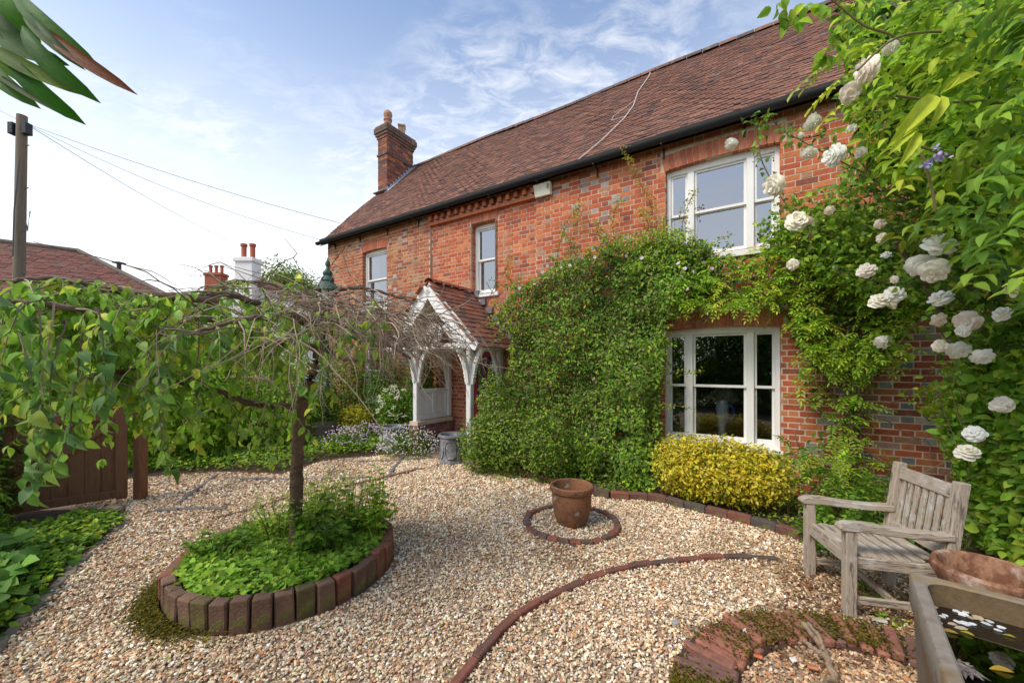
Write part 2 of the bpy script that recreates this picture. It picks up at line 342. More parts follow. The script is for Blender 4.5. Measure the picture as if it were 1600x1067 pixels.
def pinnate(fb, P, D, cols, w=None, length=.22, n=5, L=.055, ratio=.42, drop=.25):
    "compound leaves: pairs of leaflets along a drooping rachis"
    k = len(P); D = unit(D); side = unit(np.cross(D, np.array([0,0,1.0])+rng.normal(0,.25,(k,3)))); up = np.cross(side, D)
    C = pal(k, cols, w, .16); ln = length*(1+rng.normal(0,.15,k))
    for i in range(n):
        t = (i+.6)/n; B = P+D*(ln*t)[:,None]-np.array([0,0,1])*(drop*ln*t*t)[:,None]
        for s in (-1, 1):
            ax = side*s+D*.45+rng.normal(0,.12,(k,3))-np.array([0,0,.25]); sz = L*(1-.35*abs(t-.5))*(1+rng.normal(0,.12,k))
            fb.add(B, ax, up+rng.normal(0,.22,(k,3)), sz, sz*ratio, C*(1+rng.normal(0,.08,(k,1))))
    fb.add(P+D*ln[:,None]-np.array([0,0,1])*(drop*ln)[:,None], D-np.array([0,0,.5]), up, L*1.05, L*ratio, C)
def gpoly(fb, pts, n, h, L, cols, w=None, ratio=.8, z0=0, hn=.6, seed=3, tm=T_SMALL, up=1.0, thr=-9):
    "low leaves over a ground polygon"
    x, y = samp(pts, n); P = np.stack([x, y, np.zeros(n)], 1); nz = vnoise(P, 3.2, seed); k = nz > thr; P, nz = P[k], nz[k]; n = len(P)
    P[:,2] = z0+h*(1-hn*.5+hn*.5*nz)*rng.random(n)**.55; P[:,2] = np.maximum(P[:,2], z0+.01)
    Nm = unit(np.array([0,-.25,up])+randdir(n)*.5); ax = unit(randdir(n)*np.array([1,1,.4])); ln = L*(1+rng.normal(0,.3,n).clip(-.6,.8))
    fb.add(P, ax, Nm, ln, ln*ratio, pal(n, cols, w), tm); return P
def stems(mb, base, tips, r=.004, n=4, col=(.10,.09,.03), sag=.1):
    for b, t in zip(base, tips):
        b, t = Vector(b), Vector(t); m = (b+t)/2+Vector((random.uniform(-1,1),random.uniform(-1,1),.4))*sag*(t-b).length
        mb.tube([b, m, t], [r, r*.8, r*.4], n, col, False)
def brickmesh(name, d, jit=.004, bev=.006):
    mb = MB(); mb.box((0,0,0), d, jit=jit); me = mb.mesh(name); bm = bmesh.new(); bm.from_mesh(me)
    bmesh.ops.bevel(bm, geom=list(bm.edges), offset=bev, segments=1, affect='EDGES'); bm.to_mesh(me); bm.free(); return me
RB = [(.34,.085,.045),(.42,.12,.06),(.28,.065,.04),(.22,.07,.055),(.47,.17,.08)]
def rcol(l=RB, j=.15):
    c = random.choice(l); k = 1+random.uniform(-j, j); return tuple(min(1,a*k) for a in c)
# ------------------------------------------------------------------ GROUND
mb = MB(); mb.add([(-400,-60,-.03),(400,-60,-.03),(400,900,-.03),(-400,900,-.03)], [(0,1,2,3)])
tag(mb.build('ground', M_ground), kind='structure')
mb = MB(); gp = [(-7.6,7.4,0),(-4.6,3.4,0),(-3.85,.2,0),(-3,-1.2,0),(3.2,-1.2,0),(3.4,2.9,0),(2.9,3.5,0),(.2,5.6,0),(-.4,6.4,0),(-1.9,7.3,0),(-4.0,8.0,0)]
mb.add([(p[0],p[1],.0) for p in gp], [tuple(range(len(gp)))]); tag(mb.build('gravel_path', M_gravel0), kind='structure')
# soil under the planting
def sheet(name, pts, z, m, label=None):
    mb = MB(); mb.add([(p[0],p[1],z) for p in pts], [tuple(range(len(pts)))]); return tag(mb.build(name, m), label, kind='structure')
wl0, wl1 = U*-9.6+NN*DF, U*4+NN*DF
kerb_px = [(735,722),(765,730),(830,748),(885,763),(950,778),(1020,783),(1090,800),(1180,822),(1250,843),(1330,868)]
kerb = [G(*p) for p in kerb_px]
sheet('flower_bed_soil', [k+NN*.03 for k in kerb]+[Vector((3.5,2.7,0)), Vector((5,2.2,0)), wl1, wl0+U*6.2], .005, M_soil)
back_px = [(170,752),(250,745),(340,738),(440,742),(500,722),(560,715),(640,708),(690,700)]
sheet('back_bed_soil', [G(*p) for p in back_px]+[U*-4.9+NN*DF, U*-9.6+NN*DF, Vector((-9,9.5,0))], .006, M_soil)
lbed = [G(195,822), G(150,850), G(100,900), G(50,950), G(0,1020), Vector((-2.6,1.6,0)), Vector((-2.5,.3,0)), Vector((-6,.3,0)), Vector((-6,4.2,0)), Vector((-4.5,4.3,0))]
sheet('left_bed_soil', lbed, .007, M_soil)
# ------------------------------------------------------------------ HOUSE
HZ = -math.atan2(.53802, .84290)
house = thing('brick_house', tuple(NN*DF), 'long two storey red brick house with a tiled roof and white sash windows', 'house', HZ)
RR, EZ, TP = 2.8, 4.93, 1.075           # ridge set-back, eave height, pitch
S0, S1 = -9.5, 4.0
def L3(s, y, z): return XF[house] @ Vector((s, y, z))
wins = [ # s0,s1,z0,z1, lights, kind
 (-8.06,-7.19,2.98,4.33,1),(-8.06,-7.19,.78,2.20,1),(-4.72,-4.15,3.00,4.34,1),(-1.12,.245,3.12,4.42,3),(-1.14,.25,.53,2.10,3)]
door_o = (-4.84,-3.98,.02,2.02)
openings = [(w[0],w[1],w[2],w[3]+.03) for w in wins]+[door_o]
REC = (-5.82,-3.26,0,4.62)              # shallow recessed panel over the porch
def yo(s, z): return .055 if REC[0] < s < REC[1] and z < REC[3] else 0
def hb(mb, s0, s1, y0, y1, z0, z1, col=None, jit=0): mb.box(((s0+s1)/2,(y0+y1)/2,(z0+z1)/2), (s1-s0,y1-y0,z1-z0), col=col, jit=jit)
# mortar shell
mb = MB(); E = .005
xs = sorted(set([S0,S1,REC[0],REC[1]]+[o[0]-E for o in openings]+[o[1]+E for o in openings]))
zs = sorted(set([0,EZ,REC[3]]+[o[2]-E for o in openings]+[o[3]+E for o in openings]))
for a, b in zip(xs, xs[1:]):
    for c, d in zip(zs, zs[1:]):
        xm, zm = (a+b)/2, (c+d)/2
        if any(o[0]-E < xm < o[1]+E and o[2]-E < zm < o[3]+E for o in openings): continue
        y = yo(xm, zm); mb.add([(a,y,c),(b,y,c),(b,y,d),(a,y,d)], [(0,1,2,3)])
for s0, s1, z0, z1 in [(o[0]-E,o[1]+E,o[2]-E,o[3]+E) for o in openings]:
    mb.add([(s0,0,z0),(s1,0,z0),(s1,0,z1),(s0,0,z1),(s0,.3,z0),(s1,.3,z0),(s1,.3,z1),(s0,.3,z1)], [(0,4,7,3),(1,2,6,5),(0,1,5,4),(3,7,6,2)])
mb.add([(REC[0],0,0),(REC[0],.055,0),(REC[0],.055,REC[3]),(REC[0],0,REC[3])],[(0,1,2,3)]); mb.add([(REC[1],0,0),(REC[1],.055,0),(REC[1],.055,REC[3]),(REC[1],0,REC[3])],[(0,3,2,1)])
mb.add([(REC[0],0,REC[3]),(REC[1],0,REC[3]),(REC[1],.055,REC[3]),(REC[0],.055,REC[3])],[(0,1,2,3)])
wall = mb.build('wall', M_mortar, house, world=False)
# rear and side walls, floors
mb = MB(); BY = 5.6
mb.add([(S0,.005,0),(S0,BY,0),(S0,BY,EZ),(S0,RR,EZ+RR*TP-.1),(S0,.005,EZ)],[(0,1,2,3,4)]); mb.add([(S1,.005,0),(S1,BY,0),(S1,BY,EZ),(S1,RR,EZ+RR*TP-.1),(S1,.005,EZ)],[(0,1,2,3,4)])
mb.add([(S0,BY,0),(S1,BY,0),(S1,BY,EZ),(S0,BY,EZ)],[(0,1,2,3)])
mb.build('side_wall', M_plainbrick, house, world=False)
mb = MB()
hb(mb,S0+.05,S1-.05,.32,BY-.1,.02,.08); hb(mb,S0+.05,S1-.05,.32,BY-.1,2.5,2.6); hb(mb,S0+.05,S1-.05,.32,BY-.1,4.75,4.8)
for s in (-6.4,-3.0,2.2): hb(mb,s,s+.1,.32,BY-.1,.08,4.75)
hb(mb,-2.9,2.2,2.7,2.8,.08,4.7)
mb.build('room_wall', M_dark, house, world=False)
# bricks in Flemish bond
arches = [(w[0]-.02,w[1]+.02,w[3],w[4]) for w in wins]
def in_arch(s, z):
    for a0, a1, zt, k in arches:
        h = .225; ex = .05
        if a0-ex < s < a1+ex and zt-.01 < z < zt+h+.045: return True
    return False
BR = []
def grey_patch(s, z):
    v = float(vnoise(np.array([[s*1.0, z*1.0, 0]]), 3.4, 11)[0])
    if -7.1 < s < -5.9 and v > .1: return .40
    if -9.5 < s < -7.2 and v > .35: return .25
    if -3.1 < s < -1.6 and z > 3.0 and v > .05: return .45
    if s > .55 and z < 2.4: return .32
    return 0
nc = int(EZ/.075)
for ci in range(nc):
    z0 = ci*.075+.004; z1 = z0+.0625; zc = (z0+z1)/2
    s = S0-(.16875 if ci % 2 else 0)-.001*ci; k = 0
    ivs = []
    while s < S1:
        w = .2125 if k % 2 == 0 else .100
        ivs.append((max(s,S0), min(s+w,S1), k % 2)); s += w+.0125; k += 1
    for a, b, hd in ivs:
        parts = [(a,b)]
        cuts = [(o[0],o[1]) for o in openings if o[2] < zc < o[3]]
        for p in ((REC[0],REC[0]),(REC[1],REC[1])):
            if zc < REC[3]: cuts.append(p)
        ar = [(q[0]-.05,q[1]+.05) for q in arches if q[2]-.01 < zc < q[2]+.27]
        for c0, c1 in cuts+ar:
            np_ = []
            for x0, x1 in parts:
                g = .005 if c0 == c1 else 0
                if x1 <= c0 or x0 >= c1: np_.append((x0,x1)); continue
                if x0 < c0: np_.append((x0,c0-g))
                if x1 > c1: np_.append((c1+g,x1))
            parts = np_
        for x0, x1 in parts:
            if x1-x0 < .02: continue
            xm = (x0+x1)/2; r = random.random()
            g = grey_patch(xm, zc)
            if hd and r < g: c = random.choice(([(.36,.31,.28),(.29,.25,.23),(.42,.35,.30),(.22,.19,.18)] if zc > 2.4 else [(.15,.15,.16),(.22,.21,.20),(.10,.10,.11)]))
            elif not hd and r < g*.35: c = random.choice([(.30,.25,.22),(.28,.16,.13)])
            else:
                c = random.choices([(.45,.115,.050),(.52,.175,.072),(.38,.09,.042),(.26,.085,.055),(.40,.20,.12)], [.40,.26,.18,.07,.09])[0]
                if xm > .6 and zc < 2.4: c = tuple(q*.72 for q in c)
            if xm < -5.9 and c[0] > c[2]*1.6: c = (c[0]*.80, c[1]*1.0, c[2]*1.05)
            k = random.uniform(.92,1.08); c = tuple(q*k for q in c)
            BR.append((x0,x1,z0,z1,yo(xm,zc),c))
def camd(b):
    p = L3((b[0]+b[1])/2, 0, (b[2]+b[3])/2); return (p-Vector((0,0,HC))).length
def inview(b):
    s, z = (b[0]+b[1])/2, (b[2]+b[3])/2; return s < 1.75 and (z < 2.45 or z > 3.6) and (s > .2 or s < -1.1)
order = sorted(range(len(BR)), key=lambda i: camd(BR[i]) if inview(BR[i]) else 99)
near = set(order[:236])
bricks = MB(); bmesh_cache = {}
for i, (x0,x1,z0,z1,y,c) in enumerate(BR):
    jy = random.uniform(-.0025,.0025)
    if i in near:
        key = round((x1-x0), 2)
        if key not in bmesh_cache:
            t = MB(); t.box((0,0,0), (key-.001,.108,.0622), jit=.0015); me = t.mesh('brick'); me.materials.append(M_brick)
            bm = bmesh.new(); bm.from_mesh(me); bmesh.ops.bevel(bm, geom=[e for e in bm.edges], offset=.004, segments=1, affect='EDGES'); bm.to_mesh(me); bm.free(); bmesh_cache[key] = me
        inst('brick', bmesh_cache[key], wall, Matrix.Translation(((x0+x1)/2, y+.050+jy, (z0+z1)/2)), c)
    else: hb(bricks, x0, x1, y-.004+jy, y+.10, z0, z1, c, .0012)
def voussoirs(a0, a1, zt, big):
    n = max(6, int(round((a1-a0)/.076))); hw = (a1-a0)/2; cx = (a0+a1)/2; rise = .035*hw+.012
    for j in range(n):
        u0, u1 = (j+.07)/n*2-1, (j+.93)/n*2-1
        def pt(u, top):
            sk = 1+.14*top*(.5 if big else 1.0)*(.6/max(hw,.3)); return (cx+u*hw*sk, zt+rise*(1-u*u)+(.22 if top else 0))
        poly = [pt(u0,0),pt(u1,0),pt(u1,1),pt(u0,1)]
        yield poly
for a0, a1, zt, k in arches:
    y = yo((a0+a1)/2, zt)
    sheetm = MB(); polys = list(voussoirs(a0, a1, zt, k == 3))
    for poly in polys:
        c = random.choice([(.42,.13,.07),(.37,.115,.065),(.47,.165,.085)])
        if k == 3:
            cx = sum(p[0] for p in poly)/4; cz = sum(p[1] for p in poly)/4
            t = MB(); t.prism([(p[0]-cx,p[1]-cz) for p in poly], -.012, .10); o = t.build('brick', M_brick, None); o.parent = wall; o.location = (cx, y, cz); o.color = (*c, 1)
        else: bricks.prism(poly, y-.006, y+.10, col=c)
bw = bricks.build('brickwork', M_brick, None); bw.parent = wall; bw['kind'] = 'stuff'
# mortar backing above arches is the wall sheet; corbel table over the recess
cb = MB()
hb(cb, REC[0], REC[1]+.02, -.03, .05, 4.545, 4.605, (.50,.16,.08)); 
corb = []
nd = 15
for i in range(nd):
    s = REC[0]+.06+i*(REC[1]-REC[0]-.1)/(nd-1)
    t = MB(); t.box((0,0,0), (.075,.075,.13), jit=.002); me = t.mesh('corbel_brick'); me.materials.append(M_brick)
    inst('corbel_brick', me, wall, Matrix.Translation((s,-.037,4.69)), rcol([(.50,.16,.08),(.42,.12,.06)]))
hb(cb, REC[0]-.02, REC[1]+.02, -.075, .0, 4.765, 4.815, (.42,.13,.07))
o = cb.build('string_course', M_brick, None); o.parent = wall
# ---- windows
def sash_window(w, glass, curtain=False):
    s0, s1, z0, z1, k = w; y = yo((s0+s1)/2, z0)+.085; z1 += .05
    f = MB(); ft = .055
    hb(f,s0,s0+ft,y,y+.11,z0,z1); hb(f,s1-ft,s1,y,y+.11,z0,z1); hb(f,s0+ft,s1-ft,y,y+.11,z1-ft-.05,z1); hb(f,s0+ft,s1-ft,y,y+.11,z0,z0+.05)
    lights = [(s0+ft,s1-ft)]
    if k == 3:
        wd = s1-s0; a, b = s0+ft+wd*.165, s0+ft+wd*.165+.085; c, d = s1-ft-wd*.165-.085, s1-ft-wd*.165
        hb(f,a,b,y-.004,y+.106,z0+.05,z1-ft-.05); hb(f,c,d,y-.004,y+.106,z0+.05,z1-ft-.05); lights = [(s0+ft,a),(b,c),(d,s1-ft)]
    fr = f.build('window', M_white, house, world=False, bevel=.003)
    zt, zb = z1-ft-.05, z0+.05; zm = (zt+zb)/2+.01; pan = MB()
    for a, b in lights:
        for (p, q, yy, r0, r1) in ((zm-.015, zt, y+.025, .035, .03), (zb, zm+.015, y+.062, .055, .035)):
            sm = MB(); st = .032
            hb(sm,a+.001,a+st,yy,yy+.035,p,q); hb(sm,b-st,b-.001,yy,yy+.035,p,q); hb(sm,a+st,b-st,yy,yy+.035,p,p+r0); hb(sm,a+st,b-st,yy,yy+.035,q-r1,q)
            o = sm.build('sash', M_white, None, bevel=.002); o.parent = fr
            pm = MB(); pm.add([(a+st,yy+.018,p+r0),(b-st,yy+.018,p+r0),(b-st,yy+.018,q-r1),(a+st,yy+.018,q-r1)],[(0,1,2,3)]); o = pm.build('pane', glass, None); o.parent = fr
    sl = MB(); sl.box(((s0+s1)/2, y-.035, z0-.035), (s1-s0+.12 if k == 1 else s1-s0+.06, .19, .075)); o = sl.build('sill', M_white, None, bevel=.006); o.parent = fr
    if curtain:
        c = MB(); n = 24
        for (ca, cb_) in ((s0+.07, s0+.30), (s1-.30, s1-.07)):
            vs = []
            for i in range(n+1):
                x = ca+(cb_-ca)*i/n; vs += [(x,y+.16+.02*math.sin(i*1.4),z0+.06),(x,y+.16+.02*math.sin(i*1.4+.4),z1-.1)]
            c.add(vs, [(2*i,2*i+2,2*i+3,2*i+1) for i in range(n)])
        o = c.build('curtain', M_curtain, None); o.parent = fr
    return fr
sash_window(wins[0], M_glass, True); sash_window(wins[1], M_glasslow); sash_window(wins[2], M_glass); sash_window(wins[3], M_glass); sash_window(wins[4], M_glasslow)
# door
a, b, c, d = door_o; f = MB(); hb(f,a,a+.07,.06,.2,c,d); hb(f,b-.07,b,.06,.2,c,d); hb(f,a+.07,b-.07,.06,.2,d-.08,d); hb(f,a,b,.0,.25,0,.05)
fr = f.build('door_frame', M_cream, house, world=False, bevel=.004)
f = MB(); s0, s1 = a+.072, b-.072; yd = .12
hb(f,s0,s0+.11,yd,yd+.045,.06,d-.085); hb(f,s1-.11,s1,yd,yd+.045,.06,d-.085)
for z0, z1 in ((.06,.26),(.85,1.0),(1.78,d-.085)): hb(f,s0+.11,s1-.11,yd,yd+.045,z0,z1)
hb(f,(s0+s1)/2-.05,(s0+s1)/2+.05,yd,yd+.045,.26,.85); hb(f,s0+.11,s1-.11,yd+.015,yd+.03,.26,.85); hb(f,(s0+s1)/2-.02,(s0+s1)/2+.02,yd+.01,yd+.04,1.0,1.78)
dr = f.build('door', M_red, house, world=False, bevel=.003)
f = MB(); f.add([(s0+.11,yd+.02,1.0),(s1-.11,yd+.02,1.0),(s1-.11,yd+.02,1.78),(s0+.11,yd+.02,1.78)],[(0,1,2,3)]); o = f.build('pane', M_glasslow, None); o.parent = dr
f = MB(); f.lathe([(0,0),(.03,.01),(.03,.03),(.012,.04),(.012,.07),(.03,.08),(.026,.105),(0,.11)], n=12, M=Matrix.Translation((s1-.06,yd,.98)) @ Matrix.Rotation(PI/2,4,'X')); o = f.build('handle', M_black, None, smooth=True); o.parent = dr
# ---- roof
sl = math.hypot(1, TP); ang = math.atan(TP); OV = .16
def rz(y): return EZ+.03+y*TP
R0, R1 = S0-.14, S1+.14
mb = MB(); mb.add([(R0,-OV,rz(-OV)-.03),(R1,-OV,rz(-OV)-.03),(R1,RR,rz(RR)-.03),(R0,RR,rz(RR)-.03),(R0,2*RR+OV,rz(-OV)-.03),(R1,2*RR+OV,rz(-OV)-.03)],[(0,1,2,3),(3,2,5,4)])
mb.add([(R0,-OV,rz(-OV)-.07),(R1,-OV,rz(-OV)-.07),(R1,RR,rz(RR)-.09),(R0,RR,rz(RR)-.09)],[(0,3,2,1)])
roof = mb.build('roof', M_under, house, world=False)
TC = [(.185,.085,.058),(.21,.095,.062),(.155,.075,.054),(.125,.066,.050),(.25,.125,.078),(.10,.058,.046)]
gauge = .098; tl = .2; tw = .163
Mt = Matrix.Rotation(ang, 4, 'X'); slope = RR/math.cos(ang)+OV/math.cos(ang)
tiles = []
ncr = int(slope/gauge)
for i in range(ncr+1):
    d = i*gauge; s = R0-(tw/2 if i % 2 else 0)
    while s < R1:
        a, b = max(s, R0), min(s+tw-.004, R1)
        if b-a > .03:
            y = -OV+(d+tl/2-.03)*math.cos(ang); z = rz(-OV)+(d+tl/2-.03)*math.sin(ang)
            sagz = .018*math.sin(((a+b)/2)*1.3+d*1.1)+.010*math.sin((a+b)/2*4.1+2*d)
            tiles.append(((a+b)/2, y, z+.012+sagz, b-a, random.uniform(-.012,.012), random.uniform(-.004,.008)))
        s += tw
def tcol():
    return random.choices(TC, [.28,.24,.2,.12,.08,.08])[0]
def tdist(t):
    p = L3(t[0],t[1],t[2]); 
    px = 800+FP*p.x/p.y; py = HY-FP*(p.z-HC)/p.y
    return (p-Vector((0,0,HC))).length if px < 1320 and 0 < py else 99
ordt = sorted(range(len(tiles)), key=lambda i: tdist(tiles[i])); nearT = set(ordt[:300])
rt = MB(); tme = None
def tile_me():
    t = MB(); t.box((0,0,0), (tw-.006, tl, .018), jit=.001)
    me = t.mesh('roof_tile'); me.materials.append(M_tile); return me
tmes = [tile_me() for _ in range(4)]
for i, (s,y,z,w_,rj,lf) in enumerate(tiles):
    Mx = Matrix.Translation((s,y,z+lf)) @ Matrix.Rotation(ang-.085+rj,4,'X') @ Matrix.Rotation(rj*1.5,4,'Y') @ Matrix.Rotation(rj,4,'Z')
    c = tcol(); 
    if i in nearT and w_ > .15: inst('tile', random.choice(tmes), roof, Mx, c)
    else: rt.box((0,0,0), (w_-.002, tl, .018), Mx, c)
o = rt.build('roof_tiling', M_tile, None); o.parent = roof; o['kind'] = 'stuff'
rg = MB(); s = R0
while s < R1:
    n = 7; Lr = .3; vs = []
    for e in (0, Lr-.01):
        for j in range(n):
            th = PI*j/(n-1); vs.append((s+e, RR-.115*math.cos(th), rz(RR)-.045+.115*math.sin(th)+.018*math.sin(s*1.3+4)))
    rg.add(vs, [(j,j+1,n+j+1,n+j) for j in range(n-1)], None, random.choice([(.17,.10,.085),(.12,.09,.08),(.22,.12,.09)])); s += Lr
o = rg.build('ridge_tiles', M_tile, None); o.parent = roof; o['kind'] = 'stuff'
# gutter: half-round channel with brackets
g = MB(); n = 8; vs = []; r = .062; gy, gz = -OV-.040, rz(-OV)+.012
for s in (R0-.02, R1):
    for rr in (r, r-.008):
        for j in range(n): th = PI+PI*j/(n-1); vs.append((s, gy+rr*math.cos(th), gz+rr*math.sin(th)))
for j in range(n-1): g.f += [(j,j+1,2*n+j+1,2*n+j),(n+j,3*n+j,3*n+j+1,n+j+1)]
g.f += [(0,2*n,3*n,n),(n-1,2*n-1,4*n-1,3*n-1)]; g.v = vs; g.c = [(1,1,1)]*len(vs)
g.f.append(tuple(range(n))+tuple(range(2*n-1,n-1,-1)))
gut = g.build('gutter', M_black, house, world=False, smooth=True)
for k in range(14):
    s = R0+.5+k*1.0; b = MB(); hb(b, s-.012, s+.012, gy-.03, -.012, gz-.078, gz-.066); hb(b, s-.012, s+.012, -.03,-.012, gz-.20, gz-.066); o = b.build('bracket', M_black, None); o.parent = gut
f = MB(); hb(f, S0, S1, -OV+.0, -.02, EZ-.055, EZ-.03); hb(f, S0-.1, S1, -OV-.02,-OV, EZ-.16, EZ-.04); f.build('soffit', mat('soffit_wood',(.03,.027,.025),.8,.3,8,.2), house, world=False)
# verge mortar
# ---- chimney
CS0, CS1, CY0, CY1, CZ = -9.60, -9.20, 1.66, 2.68, -.22
def brick_shaft(mbm, mbb, s0, s1, y0, y1, z0, z1, cols):
    hb(mbm, s0+.006, s1-.006, y0+.006, y1-.006, z0, z1)
    nz = int((z1-z0)/.075)
    for c in range(nz):
        za = z0+c*.075+.005
        for (a, b, ax) in ((s0,s1,0),(y0,y1,1)):
            n = max(2, int(round((b-a)/.2))); w = (b-a)/n; off = w/2 if c % 2 else 0; x = a-off
            while x < b-.01:
                p, q = max(x,a), min(x+w-.01,b); x += w
                if q-p < .02: continue
                col = random.choice(cols); k = random.uniform(.8,1.15); col = tuple(v*k for v in col)
                if ax == 0:
                    hb(mbb,p,q,y0-.003,y0+.05,za,za+.065,col); hb(mbb,p,q,y1-.05,y1+.003,za,za+.065,col)
                else:
                    hb(mbb,s1-.05,s1+.0035,p,q,za,za+.065,col); hb(mbb,s0-.0035,s0+.05,p,q,za,za+.065,col)
cc = [(.30,.10,.06),(.22,.08,.055),(.36,.14,.07),(.12,.07,.06),(.16,.09,.07)]
m1, b1 = MB(), MB(); brick_shaft(m1, b1, CS0, CS1, CY0, CY1, 0.0, 8.68+CZ, cc)
ch = m1.build('chimney', M_mortar, house, world=False)
o = b1.build('brickwork', M_brick, None); o.parent = ch; o['kind'] = 'stuff'
cp = MB(); dk = [(.13,.09,.07),(.17,.10,.08)]
bandm = MB()
for i in range(5): hb(bandm, CS0-.03, CS1+.03, CY0-.03+(CY1-CY0+.06)*i/5+.003, CY0-.03+(CY1-CY0+.06)*(i+1)/5-.005, 8.09+CZ, 8.15+CZ, random.choice(dk))
o = bandm.build('string_course', M_brick, None); o.parent = ch
for (e, z0, z1) in ((.03,8.60,8.675),(.06,8.68,8.75),(.09,8.755,8.83),(.09,8.84,8.91),(.06,8.915,8.97)):
    n = 5; z0 += CZ; z1 += CZ
    for i in range(n):
        y0 = CY0-e+(CY1-CY0+2*e)*i/n; hb(cp, CS0-e, CS1+e, y0+.003, y0+(CY1-CY0+2*e)/n-.005, z0, z1, random.choice(dk))
o = cp.build('cap', M_brick, None); o.parent = ch
p = MB(); p.lathe([(.12,0),(.12,.06),(.10,.08),(.105,.24),(.125,.26),(.125,.31),(.10,.32),(.11,.36),(.13,.42),(.12,.50),(.06,.56),(0,.57)], (CS0+.2,CY0+.2,8.96+CZ), 14, (.38,.20,.13)); o = p.build('chimney_pot', M_tile, None, smooth=True); o.parent = ch
p = MB(); p.lathe([(.155,0),(.135,.30),(.165,.33),(.165,.37),(.10,.37),(.10,.2)], (CS0+.22,CY0+.72,8.96+CZ), 4, (.34,.22,.16)); o = p.build('chimney_pot', M_tile, None); o.parent = ch
fl = MB(); st = 0; yb = CY0
nst = 11
fl.box(((CS0+CS1)/2, CY0-.06, rz(CY0-.06)+.07), (CS1-CS0+.16,.17,.012), Matrix.Identity(4))
for i in range(nst):
    y = CY0+(RR-CY0)*i/nst; hb(fl, CS1+.005, CS1+.012, y, y+(RR-CY0)/nst-.006, rz(y)+.0, rz(y)+.16)
fl.add([(CS1+.01,CY0-.12,rz(CY0-.12)+.045),(CS1+.16,CY0-.12,rz(CY0-.12)+.045),(CS1+.16,RR,rz(RR)+.045),(CS1+.01,RR,rz(RR)+.045)],[(0,1,2,3)])
o = fl.build('flashing', M_flash, None); o.parent = ch
# ---- porch
PC, PW, PZ, PT, PD = -4.74, 1.02, 1.93, 1.08, 1.12    # centre, half width, eave, pitch, depth
pm = MB(); pr = PZ+PW*PT
for sg in (-1, 1):
    pm.add([(PC+sg*PW,-PD,PZ),(PC,-PD,pr),(PC,.05,pr),(PC+sg*PW,.05,PZ),(PC+sg*PW,-PD,PZ-.035),(PC,-PD,pr-.035),(PC,.05,pr-.035),(PC+sg*PW,.05,PZ-.035)],[(0,1,2,3),(4,7,6,5),(0,3,7,4),(0,4,5,1)])
porch = pm.build('porch', M_cream, house, world=False); porch['label'] = 'white timber porch with carved brackets and a tiled gable roof'
pa = math.atan(PT); psl = PW/math.cos(pa); pcr = 13; pg = psl/pcr
ptm = []
for _ in range(4):
    t = MB(); t.box((0,0,0), (.165,.165,.016), jit=.002); me = t.mesh('porch_tile'); me.materials.append(M_tile); ptm.append(me)
for sg in (-1, 1):
    for i in range(pcr):
        d = (i+.5)*pg+.01; y = -PD-.03-(.08 if i % 2 else 0)+.083
        while y < .03:
            x = PC+sg*(PW+.05-d*math.cos(pa)); z = PZ-.045+d*math.sin(pa)+.03+random.uniform(-.002,.004)
            M = Matrix.Translation((x,y,z)) @ Matrix.Rotation(sg*(pa-.08)+random.uniform(-.02,.02),4,'Y') @ Matrix.Rotation(random.uniform(-.02,.02),4,'Z')
            inst('tile', random.choice(ptm), porch, M, random.choice([(.24,.085,.05),(.30,.10,.055),(.17,.07,.05),(.20,.10,.07),(.12,.07,.055)])); y += .17
for k in range(5):
    t = MB(); n = 6; vs = []; 
    for e in (0,.22):
        for j in range(n): th = PI*j/(n-1); vs.append((-.10*math.cos(th), e, .07*math.sin(th)))
    t.add(vs, [(j,j+1,n+j+1,n+j) for j in range(n-1)]); me = t.mesh('ridge_tile'); me.materials.append(M_tile); inst('ridge_tile', me, porch, Matrix.Translation((PC,-PD-.02+k*.235,pr+.01)), (.34,.11,.06))
def curve_poly(p0, p1, p2, w, n=10):
    L, R = [], []
    for i in range(n+1):
        t = i/n; x = (1-t)**2*p0[0]+2*t*(1-t)*p1[0]+t*t*p2[0]; z = (1-t)**2*p0[1]+2*t*(1-t)*p1[1]+t*t*p2[1]
        dx = 2*(1-t)*(p1[0]-p0[0])+2*t*(p2[0]-p1[0]); dz = 2*(1-t)*(p1[1]-p0[1])+2*t*(p2[1]-p1[1]); l = math.hypot(dx,dz) or 1
        ww = w*(1+.35*math.sin(t*PI)); L.append((x-dz/l*ww/2,z+dx/l*ww/2)); R.append((x+dz/l*ww/2,z-dx/l*ww/2))
    return L, R
def ribbon(mb, p0, p1, p2, w, y0, y1, M=None):
    L, R = curve_poly(p0,p1,p2,w)
    for i in range(len(L)-1): mb.prism([L[i],L[i+1],R[i+1],R[i]], y0, y1, M)
for sg in (-1, 1):        # bargeboards, swept out at the foot
    b = MB(); ribbon(b, (PC+sg*.0,pr-.11),(PC+sg*.42,pr-.62),(PC+sg*(PW-.16),PZ+.12),.19,-PD-.035,-PD-.005); ribbon(b,(PC+sg*(PW-.20),PZ+.17),(PC+sg*(PW-.08),PZ+.03),(PC+sg*(PW+.03),PZ-.03),.12,-PD-.034,-PD-.006)
    o = b.build('bargeboard', M_white, None); o.parent = porch
PL, PRT, PF = -5.27, -4.02, -.90
b = MB(); hb(b, PL-.3, PRT+.3, PF-.05, PF+.04, 1.90, 1.99); o = b.build('tie_beam', M_white, None, bevel=.005); o.parent = porch
b = MB(); b.lathe([(0,-.03),(.15,-.03),(.17,-.015),(.17,.015),(.15,.02),(.135,.0),(0,.0)], n=24, M=Matrix.Translation((PC+.02,PF-.10,2.17)) @ Matrix.Rotation(PI/2,4,'X'))
